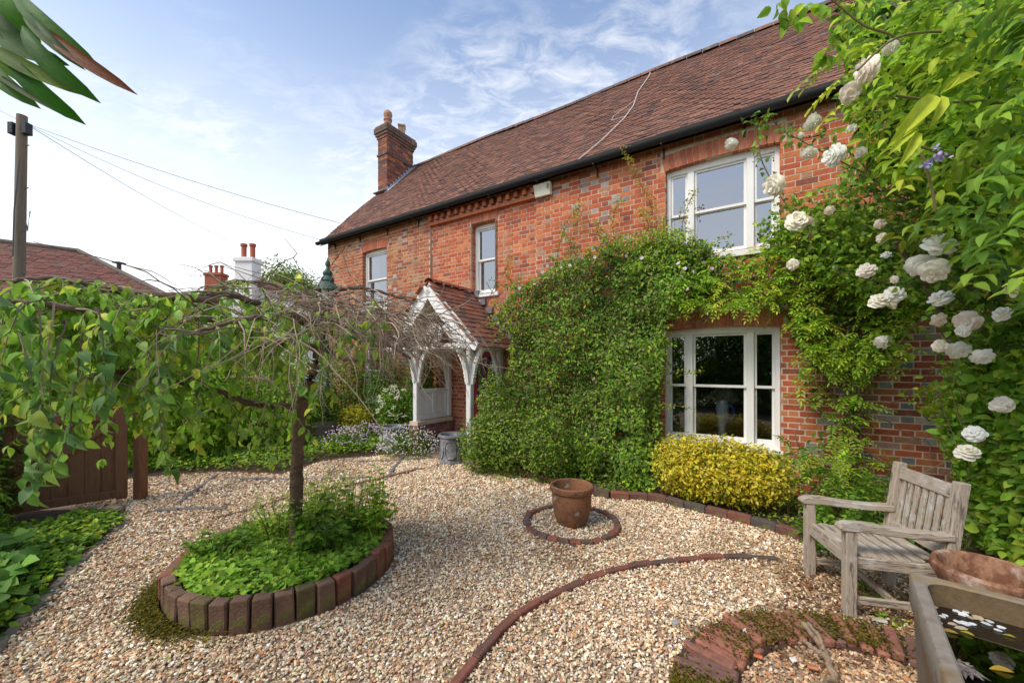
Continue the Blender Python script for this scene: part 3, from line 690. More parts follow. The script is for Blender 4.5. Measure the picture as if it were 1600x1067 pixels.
for k in range(6):
    th = k*PI/3; b.tube([(PC+.02,PF-.115,2.17),(PC+.02+.06*math.cos(th+.5),PF-.13,2.17+.06*math.sin(th+.5)),(PC+.02+.125*math.cos(th),PF-.115,2.17+.125*math.sin(th))], .012, 6)
o = b.build('carved_roundel', M_cream, None, smooth=True); o.parent = porch
for sg in (-1,1):
    b = MB(); ribbon(b, (PC+sg*.16,2.30),(PC+sg*.30,2.10),(PC+sg*.62,1.99),.07,PF-.04,PF); o = b.build('strut', M_white, None); o.parent = porch
posts = [(PL,PF,.58),(PRT,PF,.05),(PL+.02,-.06,.60),(PRT+.02,-.06,.05)]
for (s, y, z0) in posts:
    b = MB(); hb(b, s-.05, s+.05, y-.05, y+.05, z0, 1.90); o = b.build('post', M_cream, None, bevel=.012); o.parent = porch
    b = MB()
    for sg in (-1, 1):       # brackets along and across the porch
        if not (y > -.2): ribbon(b, (s+sg*.05,1.30),(s+sg*.08,1.72),(s+sg*.30,1.91),.055,y-.03,y+.03)
        Mr = Matrix.Translation((s,y,0)) @ Matrix.Rotation(PI/2,4,'Z')
        if (y > -.2 and sg == -1) or (y < -.2): ribbon(b, (sg*.05,1.32),(sg*.08,1.72),(sg*.30,1.91),.055,-.028,.028,Mr)
        for q in range(3): b.tube([(s+sg*(.075+.012*q),y-.034,1.36+.06*q),(s+sg*(.075+.012*q),y+.034,1.36+.06*q)], .02, 8) if y < -.2 else None
    o = b.build('bracket', M_cream, None); o.parent = porch
for s in (PL, PRT):
    b = MB(); hb(b, s-.05, s+.05, PF+.05, -.005, 1.86, 1.95); o = b.build('side_beam', M_cream, None, bevel=.006); o.parent = porch
b = MB(); y0, y1 = PF+.05, -.11; s = PL
hb(b, s-.035, s+.035, y0, y1, .60, .70); hb(b, s-.035, s+.035, y0, y1, 1.10, 1.17); ym = (y0+y1)/2
for q in (y0, ym-.03, y1-.05): hb(b, s-.033, s+.033, q, q+.055, .70, 1.10)
hb(b, s-.012, s+.012, y0, y1, .70, 1.10); o = b.build('side_panel', M_cream, None, bevel=.004); o.parent = porch
mm, bb = MB(), MB(); brick_shaft(mm, bb, PL-.11, PL+.11, PF-.08, -.01, 0, .59, [(.20,.10,.08),(.16,.09,.08),(.24,.12,.09)])
pl = mm.build('plinth', M_mortar, None); pl.parent = porch; o = bb.build('brickwork', M_brick, None); o.parent = porch; o['kind'] = 'stuff'
b = MB(); hb(b, PL-.1, PRT+.2, PF-.15, -.02, 0, .06); o = b.build('step', M_stoneb, None, bevel=.01); o.parent = porch
fl = MB(); 
for i in range(6):
    x = PC+.05+i*.16; hb(fl, x, x+.155, -.006, .045, pr-.03-(x-PC)*PT, pr+.085-(x-PC)*PT)
    hb(fl, 2*PC-x-.155, 2*PC-x, -.006, .045, pr-.03-(x-PC)*PT, pr+.085-(x-PC)*PT)
o = fl.build('flashing', M_lead, None); o.parent = porch
# ---- things fixed to the house
p = L3(-3.10, -.02, 4.62)
t = thing('alarm_box', tuple(p), 'cream security alarm box under the black gutter beside the brick corbels', 'alarm box', HZ)
b = MB(); b.prism([(-.165,-.11),(.165,-.11),(.165,.10),(-.165,.10)], -.10, -.012); vs = b.v
b.v = [(v[0]*(0.86 if (v[1] < -.05 and v[2] < 0) else 1), v[1]*(1.0 if v[2] > 0 else .55), v[2]) for v in b.v]
b.build('case', M_alarm, t, world=False, bevel=.008)
for k in range(4):
    b = MB(); hb(b, .10, .145, -.1035, -.1005, -.02+k*.022, -.012+k*.022); b.build('vent_slot', M_black, t, world=False)
b = MB(); b.tube([L3(-1.93,2.62,rz(2.62)+.10),L3(-1.93,2.5,rz(2.5)+.07),L3(-2.0,1.9,rz(1.9)+.06),L3(-1.93,1.3,rz(1.3)+.06),L3(-1.98,.9,rz(.9)+.06),L3(-2.2,.35,rz(.35)+.06),L3(-2.5,-.15,rz(-.15)+.06)],.010,6)
b.tube([L3(-1.97,1.5,rz(1.5)+.06),L3(-2.25,1.15,rz(1.15)+.06),L3(-2.25,1.0,rz(1.0)+.06),L3(-1.98,.95,rz(.95)+.06)],.006,5)
tag(b.build('roof_cable', M_wcable, origin=tuple(L3(-2.5,-.15,rz(-.15)))), 'loose pale cable snaking down the tiled roof to the gutter', 'cable')
# vase with dried plumes behind the lower window
vp = L3(-.42,.34,.62); t = thing('vase', tuple(vp), 'tall pale glass vase of dried plumes behind the lower window', 'vase')
b = MB(); b.lathe([(.05,0),(.055,.02),(.045,.06),(.06,.2),(.085,.36),(.075,.46),(.06,.5),(.055,.5),(.07,.45),(.04,.1)], (0,0,0), 20); b.build('vase_body', M_vase, t, world=False, smooth=True)
b = MB(); b.tube([(.06,-.05,.45),(.12,-.06,.4),(.11,-.08,.3),(.05,-.09,.22),(.0,-.08,.12)], [.02,.016,.02,.018,.006], 6); b.build('ribbon', M_blue, t, world=False)
fb = FB(); n = 34
for k in range(n):
    th = rng.uniform(0, 6.28); el = rng.uniform(.25,1.3); d = np.array([math.cos(th)*math.cos(el), math.sin(th)*math.cos(el)*.5, math.sin(el)]); Lk = rng.uniform(.18,.34)
    q = 26; tt = rng.random(q)**.7*Lk; P = np.array([0,0,.47])+d*tt[:,None]+rng.normal(0,.008,(q,3)); P[:,2] -= .6*tt**2*2
    fb.add(P+np.array(vp), d+rng.normal(0,.45,(q,3)), randdir(q), .05, .010, pal(q,[(.62,.56,.42),(.5,.45,.33)]), T_SMALL)
fb.build('plume', M_leaf, t)
b = MB(); hb(b,-1.1,.2,.22,.62,.57,.60); b.build('window_shelf', M_dark, house, world=False)
b = MB(); hb(b,-.92,-.72,.40,.42,.602,.78); tag(b.build('photo_frame', mat('pale_wood',(.4,.22,.10),.6,.2,10,.2), origin=None), 'small tan wooden frame standing inside the lower window by its left light', 'frame'); o = bpy.data.objects['photo_frame']; o.matrix_world = XF[house]
b = MB(); b.lathe([(.035,0),(.035,.16),(.02,.17),(.02,.19),(0,.19)], n=12); o = b.build('toiletry_bottle', M_white, smooth=True); o.location = L3(-.50,.20,3.175); tag(o, 'small white bottle standing on the upper window sill inside', 'bottle')
# ------------------------------------------------------------------ TREE BED
BC = Vector((-1.75,3.05,0)); BRD = .77
t = thing('round_tree_bed', tuple(BC), 'raised round bed edged with upright mossy bricks around the small tree', 'flower bed')
nb = 40
bme = [brickmesh('bed_brick', (.105,.075,.235), .006, .008) for _ in range(4)]
for m in bme: m.materials.append(M_brickg)
for k in range(nb):
    th = 2*PI*k/nb; j = random.uniform(-.012,.012)
    inst('brick', random.choice(bme), t, Matrix.Translation(((BRD-.04+j)*math.cos(th),(BRD-.04+j)*math.sin(th),.075+random.uniform(-.012,.012))) @ Matrix.Rotation(th+PI/2,4,'Z') @ Matrix.Rotation(random.uniform(-.05,.05),4,'X'), random.choice([(.20,.09,.06),(.25,.10,.065),(.16,.095,.065),(.13,.10,.045),(.20,.12,.08)]))
b = MB(); b.lathe([(0,.16),(.4,.155),(.70,.13),(.72,0)][::-1], n=40); b.build('soil', M_soil, t, world=False, smooth=True)
# moss skirts
def mosspatch(name, c, r, n, label, z=0):
    fb = FB(); P = np.array([c[0],c[1],z])+rng.normal(0,1,(n,3))*np.array([r[0],r[1],.006]); P[:,2] = z+np.abs(P[:,2]-z)+.006
    fb.add(P, randdir(n)*np.array([1,1,.3]), np.array([0,0,1])+rng.normal(0,.5,(n,3)), .022, .016, pal(n,[(.16,.14,.015),(.10,.10,.012),(.22,.18,.02)]), T_SMALL); return tag(fb.build(name, M_leaf), label, 'moss', kind='stuff')
fb = FB(); n = 7000; th = rng.normal(math.radians(215), .38, n); rr = .79+np.abs(rng.normal(0,.055,n)); P = np.stack([BC.x+rr*np.cos(th), BC.y+rr*np.sin(th), .012+.03*np.maximum(0,1-(rr-.79)/.1)+rng.random(n)*.012],1)
fb.add(P, randdir(n)*np.array([1,1,.3]), np.array([0,0,1])+rng.normal(0,.5,(n,3)), .018, .014, pal(n,[(.16,.14,.015),(.10,.10,.012),(.24,.19,.02)]), T_SMALL)
tag(fb.build('moss', M_leaf), 'olive moss creeping over gravel at the left foot of the round brick bed', 'moss', kind='stuff')
# ground cover in the bed
fb = FB(); circ = [(BC.x+.68*math.cos(a),BC.y+.68*math.sin(a)) for a in np.linspace(0,6.28,30)[:-1]]
gpoly(fb, circ, 6500, .09, .042, [(.16,.33,.045),(.22,.42,.06),(.30,.48,.09),(.11,.23,.03)], ratio=.95, z0=.15, seed=5)
tag(fb.build('ground_cover', M_leaf), 'low clover-like leaves carpeting the round brick tree bed', 'ground cover', kind='stuff')
fb = FB(); n = 900; x, y = samp(circ, n); P = np.stack([x,y,np.full(n,.15)],1); k = (y > 2.75); P = P[k]; n = len(P)
fb.add(P, np.array([0,0,1.0])+rng.normal(0,.45,(n,3)), randdir(n), rng.uniform(.08,.24,n), .006, pal(n,[(.13,.22,.05),(.22,.27,.09),(.2,.2,.08)]), T_BLADE)
tag(fb.build('grass', M_leaf), 'thin grass blades growing among the plants in the round bed', 'grass', kind='stuff')
def herb(name, c, h, r, nst, L, cols, label, cat='plant', ratio=.62, w=None, stemcol=(.10,.16,.04), tm=T_BIG, nl=9, group=None, lean=.5):
    t = thing(name, tuple(c), label, cat, group=group); mb = MB(); fb = FB(); c = Vector(c)
    for k in range(nst):
        a = random.uniform(0, 6.28); q = r*math.sqrt(random.random()); b0 = c+Vector((q*.6*math.cos(a),q*.6*math.sin(a),0)); hh = h*random.uniform(.6,1.05)
        tip = c+Vector((q*math.cos(a)*(1+lean),q*math.sin(a)*(1+lean),hh)); mid = (b0+tip)/2+Vector((0,0,hh*.1))
        mb.tube([b0,mid,tip],[.004,.003,.0015],4,stemcol,False)
        tt = np.linspace(.3,1,nl)[:,None]; P = np.array(b0)*(1-tt)**2+2*tt*(1-tt)*np.array(mid)+tt*tt*np.array(tip); n = len(P)
        an = np.arange(n)*2.4+random.random()*6; ax = np.stack([np.cos(an),np.sin(an),np.full(n,.15)],1)+rng.normal(0,.2,(n,3)); ln = L*(1-.35*tt[:,0])*(1+rng.normal(0,.15,n))
        fb.add(P, ax, np.array([0,0,1.0])+rng.normal(0,.3,(n,3)), ln, ln*ratio, pal(n,cols,w), tm)
    mb.build('stem', M_twig, t); fb.build('foliage', M_leaf, t, smooth=True); return t
YG = [(.24,.36,.06),(.32,.40,.09),(.17,.30,.05),(.38,.42,.12)]
hs = [((-1.62,3.22,.15),.32,.16,10,.075,GREEN+YG,'leafy green weed with broad leaves in front of the tree trunk'),
 ((-1.95,3.25,.15),.28,.16,10,.05,YG,'pale feathery weed just left of the tree trunk in the round bed'),
 ((-1.40,3.35,.15),.34,.17,11,.05,YG,'pale yellowish weed just right of the tree trunk in the round bed'),
 ((-1.15,3.30,.15),.28,.13,9,.065,LIME,'bright oval-leaved seedling at the right rim of the round bed'),
 ((-1.80,3.50,.15),.36,.18,11,.05,YG,'tall wispy weed behind the tree trunk in the round bed'),
 ((-1.45,3.00,.15),.20,.13,8,.075,GREEN,'low dark-leaved weed in the middle right of the round bed'),
 ((-2.25,2.95,.15),.14,.14,8,.06,GREEN,'low leafy weed near the left rim of the round bed'),
 ((-1.25,3.62,.15),.42,.10,5,.05,LIME,'slender upright seedling at the back right rim of the round bed')]
for c, h, r, ns, L, cols, lb in hs: herb('weed_plant', c, h*1.3, r*1.2, int(ns*2.2), L*1.25, [tuple(v*1.2 for v in q) for q in cols], lb)
t = thing('iris_plant', (-1.50,3.55,.15), 'upright sword-like iris leaves beside the tree trunk', 'plant'); 
for k in range(7):
    fb = FB(); fb.add([(-1.50+random.uniform(-.06,.06),3.55+random.uniform(-.04,.04),.15)], [(random.uniform(-.35,.4),random.uniform(-.2,.2),1)], [(random.uniform(-.4,.4),-1,.1)], random.uniform(.28,.44), .022, [(.08,.2,.05)], T_BLADE); fb.build('leaf', M_leaf, t)
# ------------------------------------------------------------------ WEEPING TREE
TB = Vector((-1.75,3.10,.12))
tree = thing('weeping_tree', tuple(TB), 'small weeping tree with a dark trunk, leafy on the left and bare twigs right', 'tree')
def bez(p, n=8):
    p = [Vector(q) for q in p]; out = []
    for i in range(n*(len(p)-1)+1):
        t = i/n; k = min(int(t), len(p)-2); f = t-k; p0, p1, p2, p3 = p[max(k-1,0)], p[k], p[k+1], p[min(k+2,len(p)-1)]
        out.append(.5*((2*p1)+(-p0+p2)*f+(2*p0-5*p1+4*p2-p3)*f*f+(-p0+3*p1-3*p2+p3)*f**3))
    return out
def tubeobj(name, pts, r0, r1, m, parent, n=10, wob=.0, sub=8):
    P = bez(pts, sub); k = len(P); R = [r0+(r1-r0)*i/(k-1) for i in range(k)]
    if wob: P = [p+Vector((random.uniform(-1,1),random.uniform(-1,1),random.uniform(-1,1)))*wob for p in P]; R = [r*(1+random.uniform(-.08,.08)) for r in R]
    b = MB(); b.tube(P, R, n); return b.build(name, m, parent, smooth=True), P
tubeobj('trunk', [TB+Vector((0,0,-.1)), at(463,770,3.1), at(465,700,3.1), at(470,640,3.1), at(482,600,3.1), at(496,560,3.1), at(502,522,3.1), at(498,490,3.1)], .050, .034, M_bark, tree, 14, .004)
limbs = [ [(470,640,3.1),(452,636,3.0),(420,634,2.9),(385,628,2.8),(345,612,2.7),(300,605,2.55),(270,592,2.45)],
 [(498,545,3.1),(470,540,3.0),(430,535,2.85),(390,545,2.7),(350,545,2.5)],
 [(500,520,3.1),(470,500,2.9),(420,480,2.7),(340,460,2.4),(250,475,2.2)],
 [(500,515,3.1),(520,500,3.2),(560,505,3.3),(600,520,3.4),(640,545,3.5)],
 [(500,520,3.1),(530,515,3.0),(560,530,2.95),(600,535,2.9),(640,560,2.9)],
 [(498,505,3.1),(480,470,3.3),(450,450,3.5),(400,440,3.7),(340,450,3.8)],
 [(500,500,3.1),(512,470,3.1),(540,450,3.2),(590,455,3.3),(640,470,3.4)],
 [(500,540,3.1),(540,560,2.9),(580,565,2.8),(610,590,2.75)],
 [(270,592,2.45),(220,580,2.3),(160,585,2.1),(110,600,2.0)],
 [(340,470,2.4),(260,462,2.2),(170,452,2.1),(80,436,2.0),(20,440,1.9)],
 [(495,500,3.1),(440,490,2.7),(380,500,2.3),(300,520,2.0)],
 [(470,620,3.1),(440,600,3.3),(400,590,3.6),(350,590,3.8)],
 [(440,535,2.85),(330,500,2.6),(210,500,2.2),(100,480,1.9),(10,470,1.8)]]
LP = []
for k, l in enumerate(limbs):
    o, P = tubeobj('branch', [at(*q) for q in l], .034 if k < 3 or k == 5 else .024, .010, M_bark if k < 8 else M_vine, tree, 8, .006); LP.append(P)
TW = []; tw = MB()
TWC = [(.34,.26,.18),(.25,.18,.13),(.44,.35,.25),(.18,.13,.09)]
def twig(p, d, L, droop, r=.0045, jit=.22, nseg=9, leafy=False):
    pts = [Vector(p)]; d = Vector(d).normalized(); st = L/nseg
    for i in range(nseg):
        d = (d+Vector((random.gauss(0,jit),random.gauss(0,jit),random.gauss(0,jit)-droop))).normalized(); pts.append(pts[-1]+d*st)
    tw.tube(pts, [r*(1-.75*i/nseg) for i in range(nseg+1)], 4, random.choice(TWC), False)
    return pts
CC = Vector((-1.70,3.1,2.0))
def anchor_right():
    a = random.gauss(0, 1.15); q = random.uniform(.1,1.15)**.8; return Vector((CC.x+q*math.cos(a)*1.0, CC.y+q*math.sin(a)*.9, 2.12-.20*q*q+random.uniform(-.18,.10))), a
for k in range(330):         # bare tangle on the right
    p, a = anchor_right(); d = Vector((math.cos(a+random.gauss(0,.7)),math.sin(a+random.gauss(0,.7)),random.uniform(-.1,.45)))
    pts = twig(p, d, random.uniform(.3,.95), random.uniform(.05,.30), random.uniform(.003,.0065))
    for q in range(2):
        b = random.choice(pts[2:7]); twig(b, Vector((random.gauss(0,1),random.gauss(0,1),random.gauss(-.3,.6))), random.uniform(.12,.4), .15, .0028, .2, 5)
for k in range(9):           # long shoots that break the outline
    x0 = random.uniform(330,480); twig(at(x0,450,3.0), Vector((random.uniform(-1,-.2),0,random.uniform(.1,.6))), random.uniform(.4,.7), .10, .005, .16)
lf_pts = []
def leafy(p, d, L, droop, dens=1.0, nseg=10):
    pts = twig(p, d, L, droop, .0045, .12, nseg)
    for i in range(1, len(pts)-1):
        for q in range(2 if random.random() < dens else 1): lf_pts.append((pts[i].lerp(pts[i+1], random.random()), pts[i+1]-pts[i]))
    lf_pts.append((pts[-1], pts[-1]-pts[-2]))
for li in (2,9,12,8,10,0,5,1):
    P = LP[li]
    for k in range(32 if li in (2,9,12,8) else 13):
        b = random.choice(P[3:]); a = random.uniform(0,6.28)
        leafy(b, Vector((math.cos(a),math.sin(a),random.uniform(-.1,.4))), random.uniform(.3,.65), random.uniform(.12,.32), .8)
for k in range(125):         # curtain of hanging shoots
    x = -40+random.random()**1.25*430; d = 1.75+1.1*(x/420)+random.uniform(-.15,.7); y = random.uniform(455,530)
    leafy(at(x,y,d), Vector((random.gauss(0,.6),random.gauss(0,.6),.15)), random.uniform(.25,.62 if x < 180 else .42), random.uniform(.2,.4), .7)
for (x, y, d, L) in ((105,500,1.6,.62),(130,520,1.6,.58),(250,540,1.75,.62),(270,560,1.9,.6),(85,470,1.5,.75),(60,480,1.5,.75),(335,520,2.1,.62),(310,500,2.1,.6),(30,520,1.5,.6),(150,480,1.6,.4)):
    leafy(at(x,y,d), Vector((random.gauss(0,.2),0,-.6)), L, .3, 1.0, 12)
for (x, y, d) in ((455,470,2.5),(540,500,2.7),(560,510,2.6),(500,600,2.6),(470,520,2.5),(410,480,2.6),(575,505,2.6)):
    for q in range(3): leafy(at(x,y,d), randdir(1)[0], .22, .2, 1.0, 5)
o = tw.build('twigs', M_twig, tree); o['kind'] = 'stuff'
CHL = [(.19,.37,.07),(.27,.47,.085),(.14,.28,.06),(.42,.52,.10),(.25,.42,.16)]
def leafmesh(name, cols=None, L=1, Wd=.56, curl=.0, tm=None):
    fb = FB(); fb.add([(0,0,0)], [(0,1,0)], [(0,0,1)], L, Wd, (1,1,1), tm or T_BIG); V = np.concatenate(fb.V); V[:,2] -= curl*V[:,1]**2; fb.V = [V]
    o = fb.build(name, M_leaf, smooth=True); me = o.data; bpy.data.objects.remove(o); return me
LM = [leafmesh('leaf', curl=c, Wd=w) for c, w in ((0,.58),(.15,.5),(-.08,.62),(.3,.54))]
def basis(P, D, Nm, L):
    D = Vector(D).normalized(); Nm = Vector(Nm); Sd = D.cross(Nm).normalized(); Nn_ = Sd.cross(D); m = Matrix((Sd, D, Nn_)).transposed().to_4x4(); return Matrix.Translation(P) @ m @ Matrix.Scale(L, 4)
lf_pts = [q for q in lf_pts if q[0].y > 1.15]
lf_pts.sort(key=lambda q: (q[0]-Vector((0,0,HC))).length if q[0].x/q[0].y > -1.4 else 99)
fb = FB(); PP, DD = [], []
for i, (p, d) in enumerate(lf_pts):
    ax = Vector(randdir(1)[0])*.75+d.normalized()*.3-Vector((0,0,.75)); nm = Vector(randdir(1)[0])*.6+Vector((0,-.35,.5)); L = random.uniform(.034,.084)
    if i < 300:
        inst('leaf', random.choice(LM), tree, XF[tree].inverted() @ basis(p, ax, nm, L) @ Matrix.Diagonal((random.uniform(.7,1.15),1,random.uniform(.4,2.2),1)), tuple(pal(1,CHL,[3,3,2,1.5,1.5])[0].clip(0,1)))
    else: fb.add([p],[ax],[nm],L,L*.56,pal(1,CHL,[3,3,2.5,1.2,1.5]),T_BIG)
o = fb.build('foliage', M_leaf, tree, smooth=True); o['kind'] = 'stuff'
print('tree leaves', len(lf_pts))
# ------------------------------------------------------------------ POT RING, POTS
RC = Vector((.60,3.90,0)); t = thing('brick_ring', tuple(RC), 'small ring of worn bricks laid in the gravel around the terracotta pot', 'edging')
rme = [brickmesh('ring_brick', (.10,.065,.07), .008, .010) for _ in range(4)]
for m in rme: m.materials.append(M_brickg)
for k in range(27):
    th = 2*PI*k/27; inst('brick', random.choice(rme), t, Matrix.Translation((.455*math.cos(th),.455*math.sin(th),.005+random.uniform(-.012,.008))) @ Matrix.Rotation(th+PI/2+random.uniform(-.08,.08),4,'Z'), random.choice([(.22,.09,.06),(.27,.10,.065),(.16,.09,.07),(.15,.10,.08)]))
b = MB(); b.lathe([(0,.0),(.125,0),(.150,.03),(.175,.10),(.194,.20),(.201,.30),(.197,.335),(.215,.345),(.222,.365),(.220,.395),(.205,.405),(.192,.398),(.183,.37),(.180,.30),(.165,.25),(0,.24)], n=40, wob=.004)
o = b.build('terracotta_pot', M_terra, smooth=True); o.location = (.605,3.90,.0); tag(o, 'weathered empty terracotta pot with a thick rolled rim inside the small brick ring', 'pot')
def lead_planter(loc, label, plant=False):
    t = thing('lead_planter', loc, label, 'planter', rz=.5, group='round lead planters by the porch')
    b = MB(); b.lathe([(0,0),(.20,0),(.215,.01),(.215,.035),(.205,.05),(.198,.06),(.205,.40),(.21,.425),(.232,.435),(.236,.455),(.225,.475),(.20,.475),(.195,.44),(.19,.38),(0,.37)], n=36); b.build('body', M_lead, t, world=False, smooth=True)
    for k in range(6):
        a0 = k*PI/3; b = MB(); r = .207; w = .42
        pts = []
        for (u, z) in ((-w*.55,.10),(w*.55,.10),(w,.16),(w,.32),(w*.55,.38),(-w*.55,.38),(-w,.32),(-w,.16),(-w*.55,.10)): pts.append((r*math.cos(a0+u),r*math.sin(a0+u),z))
        P = []; 
        for i in range(len(pts)-1):
            for f in (0,.33,.66):
                q = Vector(pts[i]).lerp(Vector(pts[i+1]), f); h = math.hypot(q.x,q.y); P.append(Vector((q.x/h*r,q.y/h*r,q.z)))
        P.append(P[0]); b.tube(P, .008, 6); b.build('moulding', M_lead, t, world=False, smooth=True)
    b = MB(); b.lathe([(0,.385),(.188,.385),(.188,.37)][::-1], n=24); b.build('soil', M_soil, t, world=False)
    return t
lead_planter(tuple(G(707,722)), 'grey lead planter with moulded panels standing on gravel beside the leafy climber')
lead_planter(tuple(G(616,704)), 'grey lead planter half hidden by flowers left of the porch panel')
# barrel
p = G(506,690); t = thing('barrel_planter', tuple(p), 'weathered half barrel planter with green plants among the back shrubs', 'planter')
b = MB(); b.lathe([(0,0),(.28,0),(.34,.25),(.33,.46),(.30,.46),(.30,.42),(0,.42)], n=24); b.build('staves', M_barrel, t, world=False, smooth=True)
for z, r in ((.08,.302),(.36,.342)): b = MB(); b.lathe([(r-.01,z-.02),(r+.004,z-.02),(r+.006,z+.02),(r-.01,z+.02)], n=24); b.build('hoop', M_steel, t, world=False)
fb = FB(); lump(fb, (p.x,p.y,.62), (.36,.34,.30), 1300, .05, GREEN, seed=4); lump(fb,(p.x+.15,p.y,.85),(.1,.1,.15),150,.05,[(.35,.06,.02),(.3,.12,.03),(.1,.2,.04)]); f_ = fb.build('foliage', M_leaf, t)
# ------------------------------------------------------------------ BRICK EDGINGS
em = {}
def edging(name, pts, L, Wd, H, label, m=M_brickg, cols=None, z=0, jit=.06, gap=.008):
    c0 = Vector(pts[0]); t = thing(name, (c0.x,c0.y,0), label, 'edging'); P = bez([Vector((p[0],p[1],0)) for p in pts], 12)
    key = (L,Wd,H,m.name)
    if key not in em:
        em[key] = [brickmesh('edging_brick', (L-gap,Wd,H), min(.006,Wd*.08), min(.008,Wd*.12)) for _ in range(4)]
        for q in em[key]: q.materials.append(m)
    acc = 0; cur = P[0]; i = 0; total = sum((P[j+1]-P[j]).length for j in range(len(P)-1)); k = int(total/L)
    def alongP(d):
        for j in range(len(P)-1):
            l = (P[j+1]-P[j]).length
            if d <= l: return P[j].lerp(P[j+1], d/l), (P[j+1]-P[j]).normalized()
            d -= l
        return P[-1], (P[-1]-P[-2]).normalized()
    for q in range(k):
        p, d = alongP((q+.5)*L); a = math.atan2(d.y,d.x)+random.uniform(-jit,jit)
        inst('brick', random.choice(em[key]), t, XF[t].inverted() @ Matrix.Translation((p.x,p.y,z+random.uniform(-.006,.006))) @ Matrix.Rotation(a,4,'Z') @ Matrix.Rotation(random.uniform(-.03,.03),4,'X'), random.choice(cols or [(.20,.085,.06),(.16,.08,.06),(.12,.08,.065),(.24,.095,.065),(.10,.085,.07)]))
    return t
edging('bed_kerb', kerb, .215, .085, .13, 'raised kerb of bricks end to end along the front of the house bed', z=.03)
edging('curved_brick_edging', [G(*p) for p in ((660,1140),(722,1062),(760,1015),(800,972),(860,935),(940,900),(1040,880),(1140,873),(1225,876))], .215, .055, .07, 'single curved line of flush bricks crossing the gravel towards the seat', z=.0, jit=.03)
SL = [(.16,.145,.14),(.20,.17,.16),(.24,.13,.10)]
edging('cross_edging', [G(*p) for p in ((330,812),(400,795),(450,780),(560,757),(640,738),(700,724))], .22, .05, .05, 'straight reddish brick strip crossing the gravel behind the tree towards the lead planter', z=.0, jit=.02, cols=[(.19,.095,.07),(.15,.09,.075)])
edging('cross_edging', [G(*p) for p in ((240,800),(300,797),(385,795))], .25, .05, .05, 'short grey strip in the gravel left of the tree trunk', m=M_steel, z=.0, jit=.02, cols=[(1,1,1)])
edging('cross_edging', [G(*p) for p in ((275,790),(305,768),(345,738))], .25, .05, .05, 'grey strip slanting up the gravel to the back bed by the gate', m=M_steel, z=.0, jit=.02, cols=[(1,1,1)])
edging('cross_edging', [G(*p) for p in ((350,749),(420,750),(500,749),(600,747))], .25, .05, .05, 'long grey strip running level behind the tree trunk', m=M_steel, z=.0, jit=.02, cols=[(1,1,1)])
edging('cross_edging', [G(*p) for p in ((606,748),(618,730),(632,712))], .25, .06, .05, 'grey strip running away to the porch from the long level strip', m=M_steel, z=.0, jit=.02, cols=[(1,1,1)])
edging('cross_edging', [G(*p) for p in ((560,722),(620,720),(690,716))], .25, .05, .05, 'faint grey strip level with the foot of the lead planter', m=M_steel, z=.0, jit=.02, cols=[(1,1,1)])
edging('stone_edging', [G(*p) for p in ((198,818),(150,855),(100,905),(55,950),(0,1010),(-60,1070))], .19, .065, .06, 'line of low earthy stones edging the left-hand bed', m=M_stoneb, z=-.006, jit=.28, cols=[(1,1,1)])
# brick fan
FC = Vector((1.68,1.48,0)); t = thing('brick_circle', tuple(FC), 'circle of mossy bricks laid like spokes beside the stone trough', 'paving')
fme = [brickmesh('fan_brick', (.262,.054,.07), .006, .009) for _ in range(4)]
for m in fme: m.materials.append(M_brickg)
nf = 72
b = MB(); b.lathe([(.70,.0),(.70,.012),(.99,.012),(.99,.0)], n=48); b.f = b.f[:-2]; b.build('bedding', M_soil, t, world=False)
for k in range(nf):
    th = 2*PI*k/nf; r = .85+random.uniform(-.02,.02)
    cxx, cyy = r*math.cos(th), r*math.sin(th)
    col = random.choice([(.32,.13,.085),(.26,.115,.08),(.19,.10,.08),(.37,.17,.11)])
    inst('brick', random.choice(fme), t, Matrix.Translation((cxx,cyy,.008+random.uniform(-.008,.008))) @ Matrix.Rotation(th+random.uniform(-.02,.02),4,'Z') @ Matrix.Rotation(random.uniform(-.04,.04),4,'X'), col)
fb = FB(); n = 3600; th = rng.choice([2.72,2.9,1.75,1.35,2.1,1.1], n, p=[.35,.2,.15,.12,.08,.1])+rng.normal(0,.10,n); rr = .72+rng.random(n)*.27; P = np.stack([FC.x+rr*np.cos(th),FC.y+rr*np.sin(th),.042+rng.random(n)*.012],1)
fb.add(P, randdir(n)*np.array([1,1,.3]), np.array([0,0,1])+rng.normal(0,.5,(n,3)), .018, .013, pal(n,[(.17,.15,.015),(.11,.11,.012),(.24,.2,.02)]), T_SMALL)
tag(fb.build('moss', M_leaf), 'yellow-green moss growing on the bricks of the spoked circle', 'moss', kind='stuff')
# driftwood
tl_ = [G(1255,975,.10), G(1285,1010,.10), G(1298,1045,.09), G(1302,1062,.07), G(1250,1078,.04), G(1150,1076,.03), G(1085,1085,.03)]
t = thing('driftwood_branch', tuple(G(1295,1060)), 'bleached forked piece of driftwood lying on the brick circle', 'driftwood')
tubeobj('stem', tl_, .016, .018, M_drift, t, 9, .006); tubeobj('fork', [G(1290,1025,.10),G(1270,1012,.12),G(1255,1000,.11),G(1247,1012,.06)], .014, .007, M_drift, t, 8, .004); tubeobj('fork', [G(1287,1018,.10),G(1278,990,.15),G(1262,972,.15)], .012, .006, M_drift, t, 8, .004)
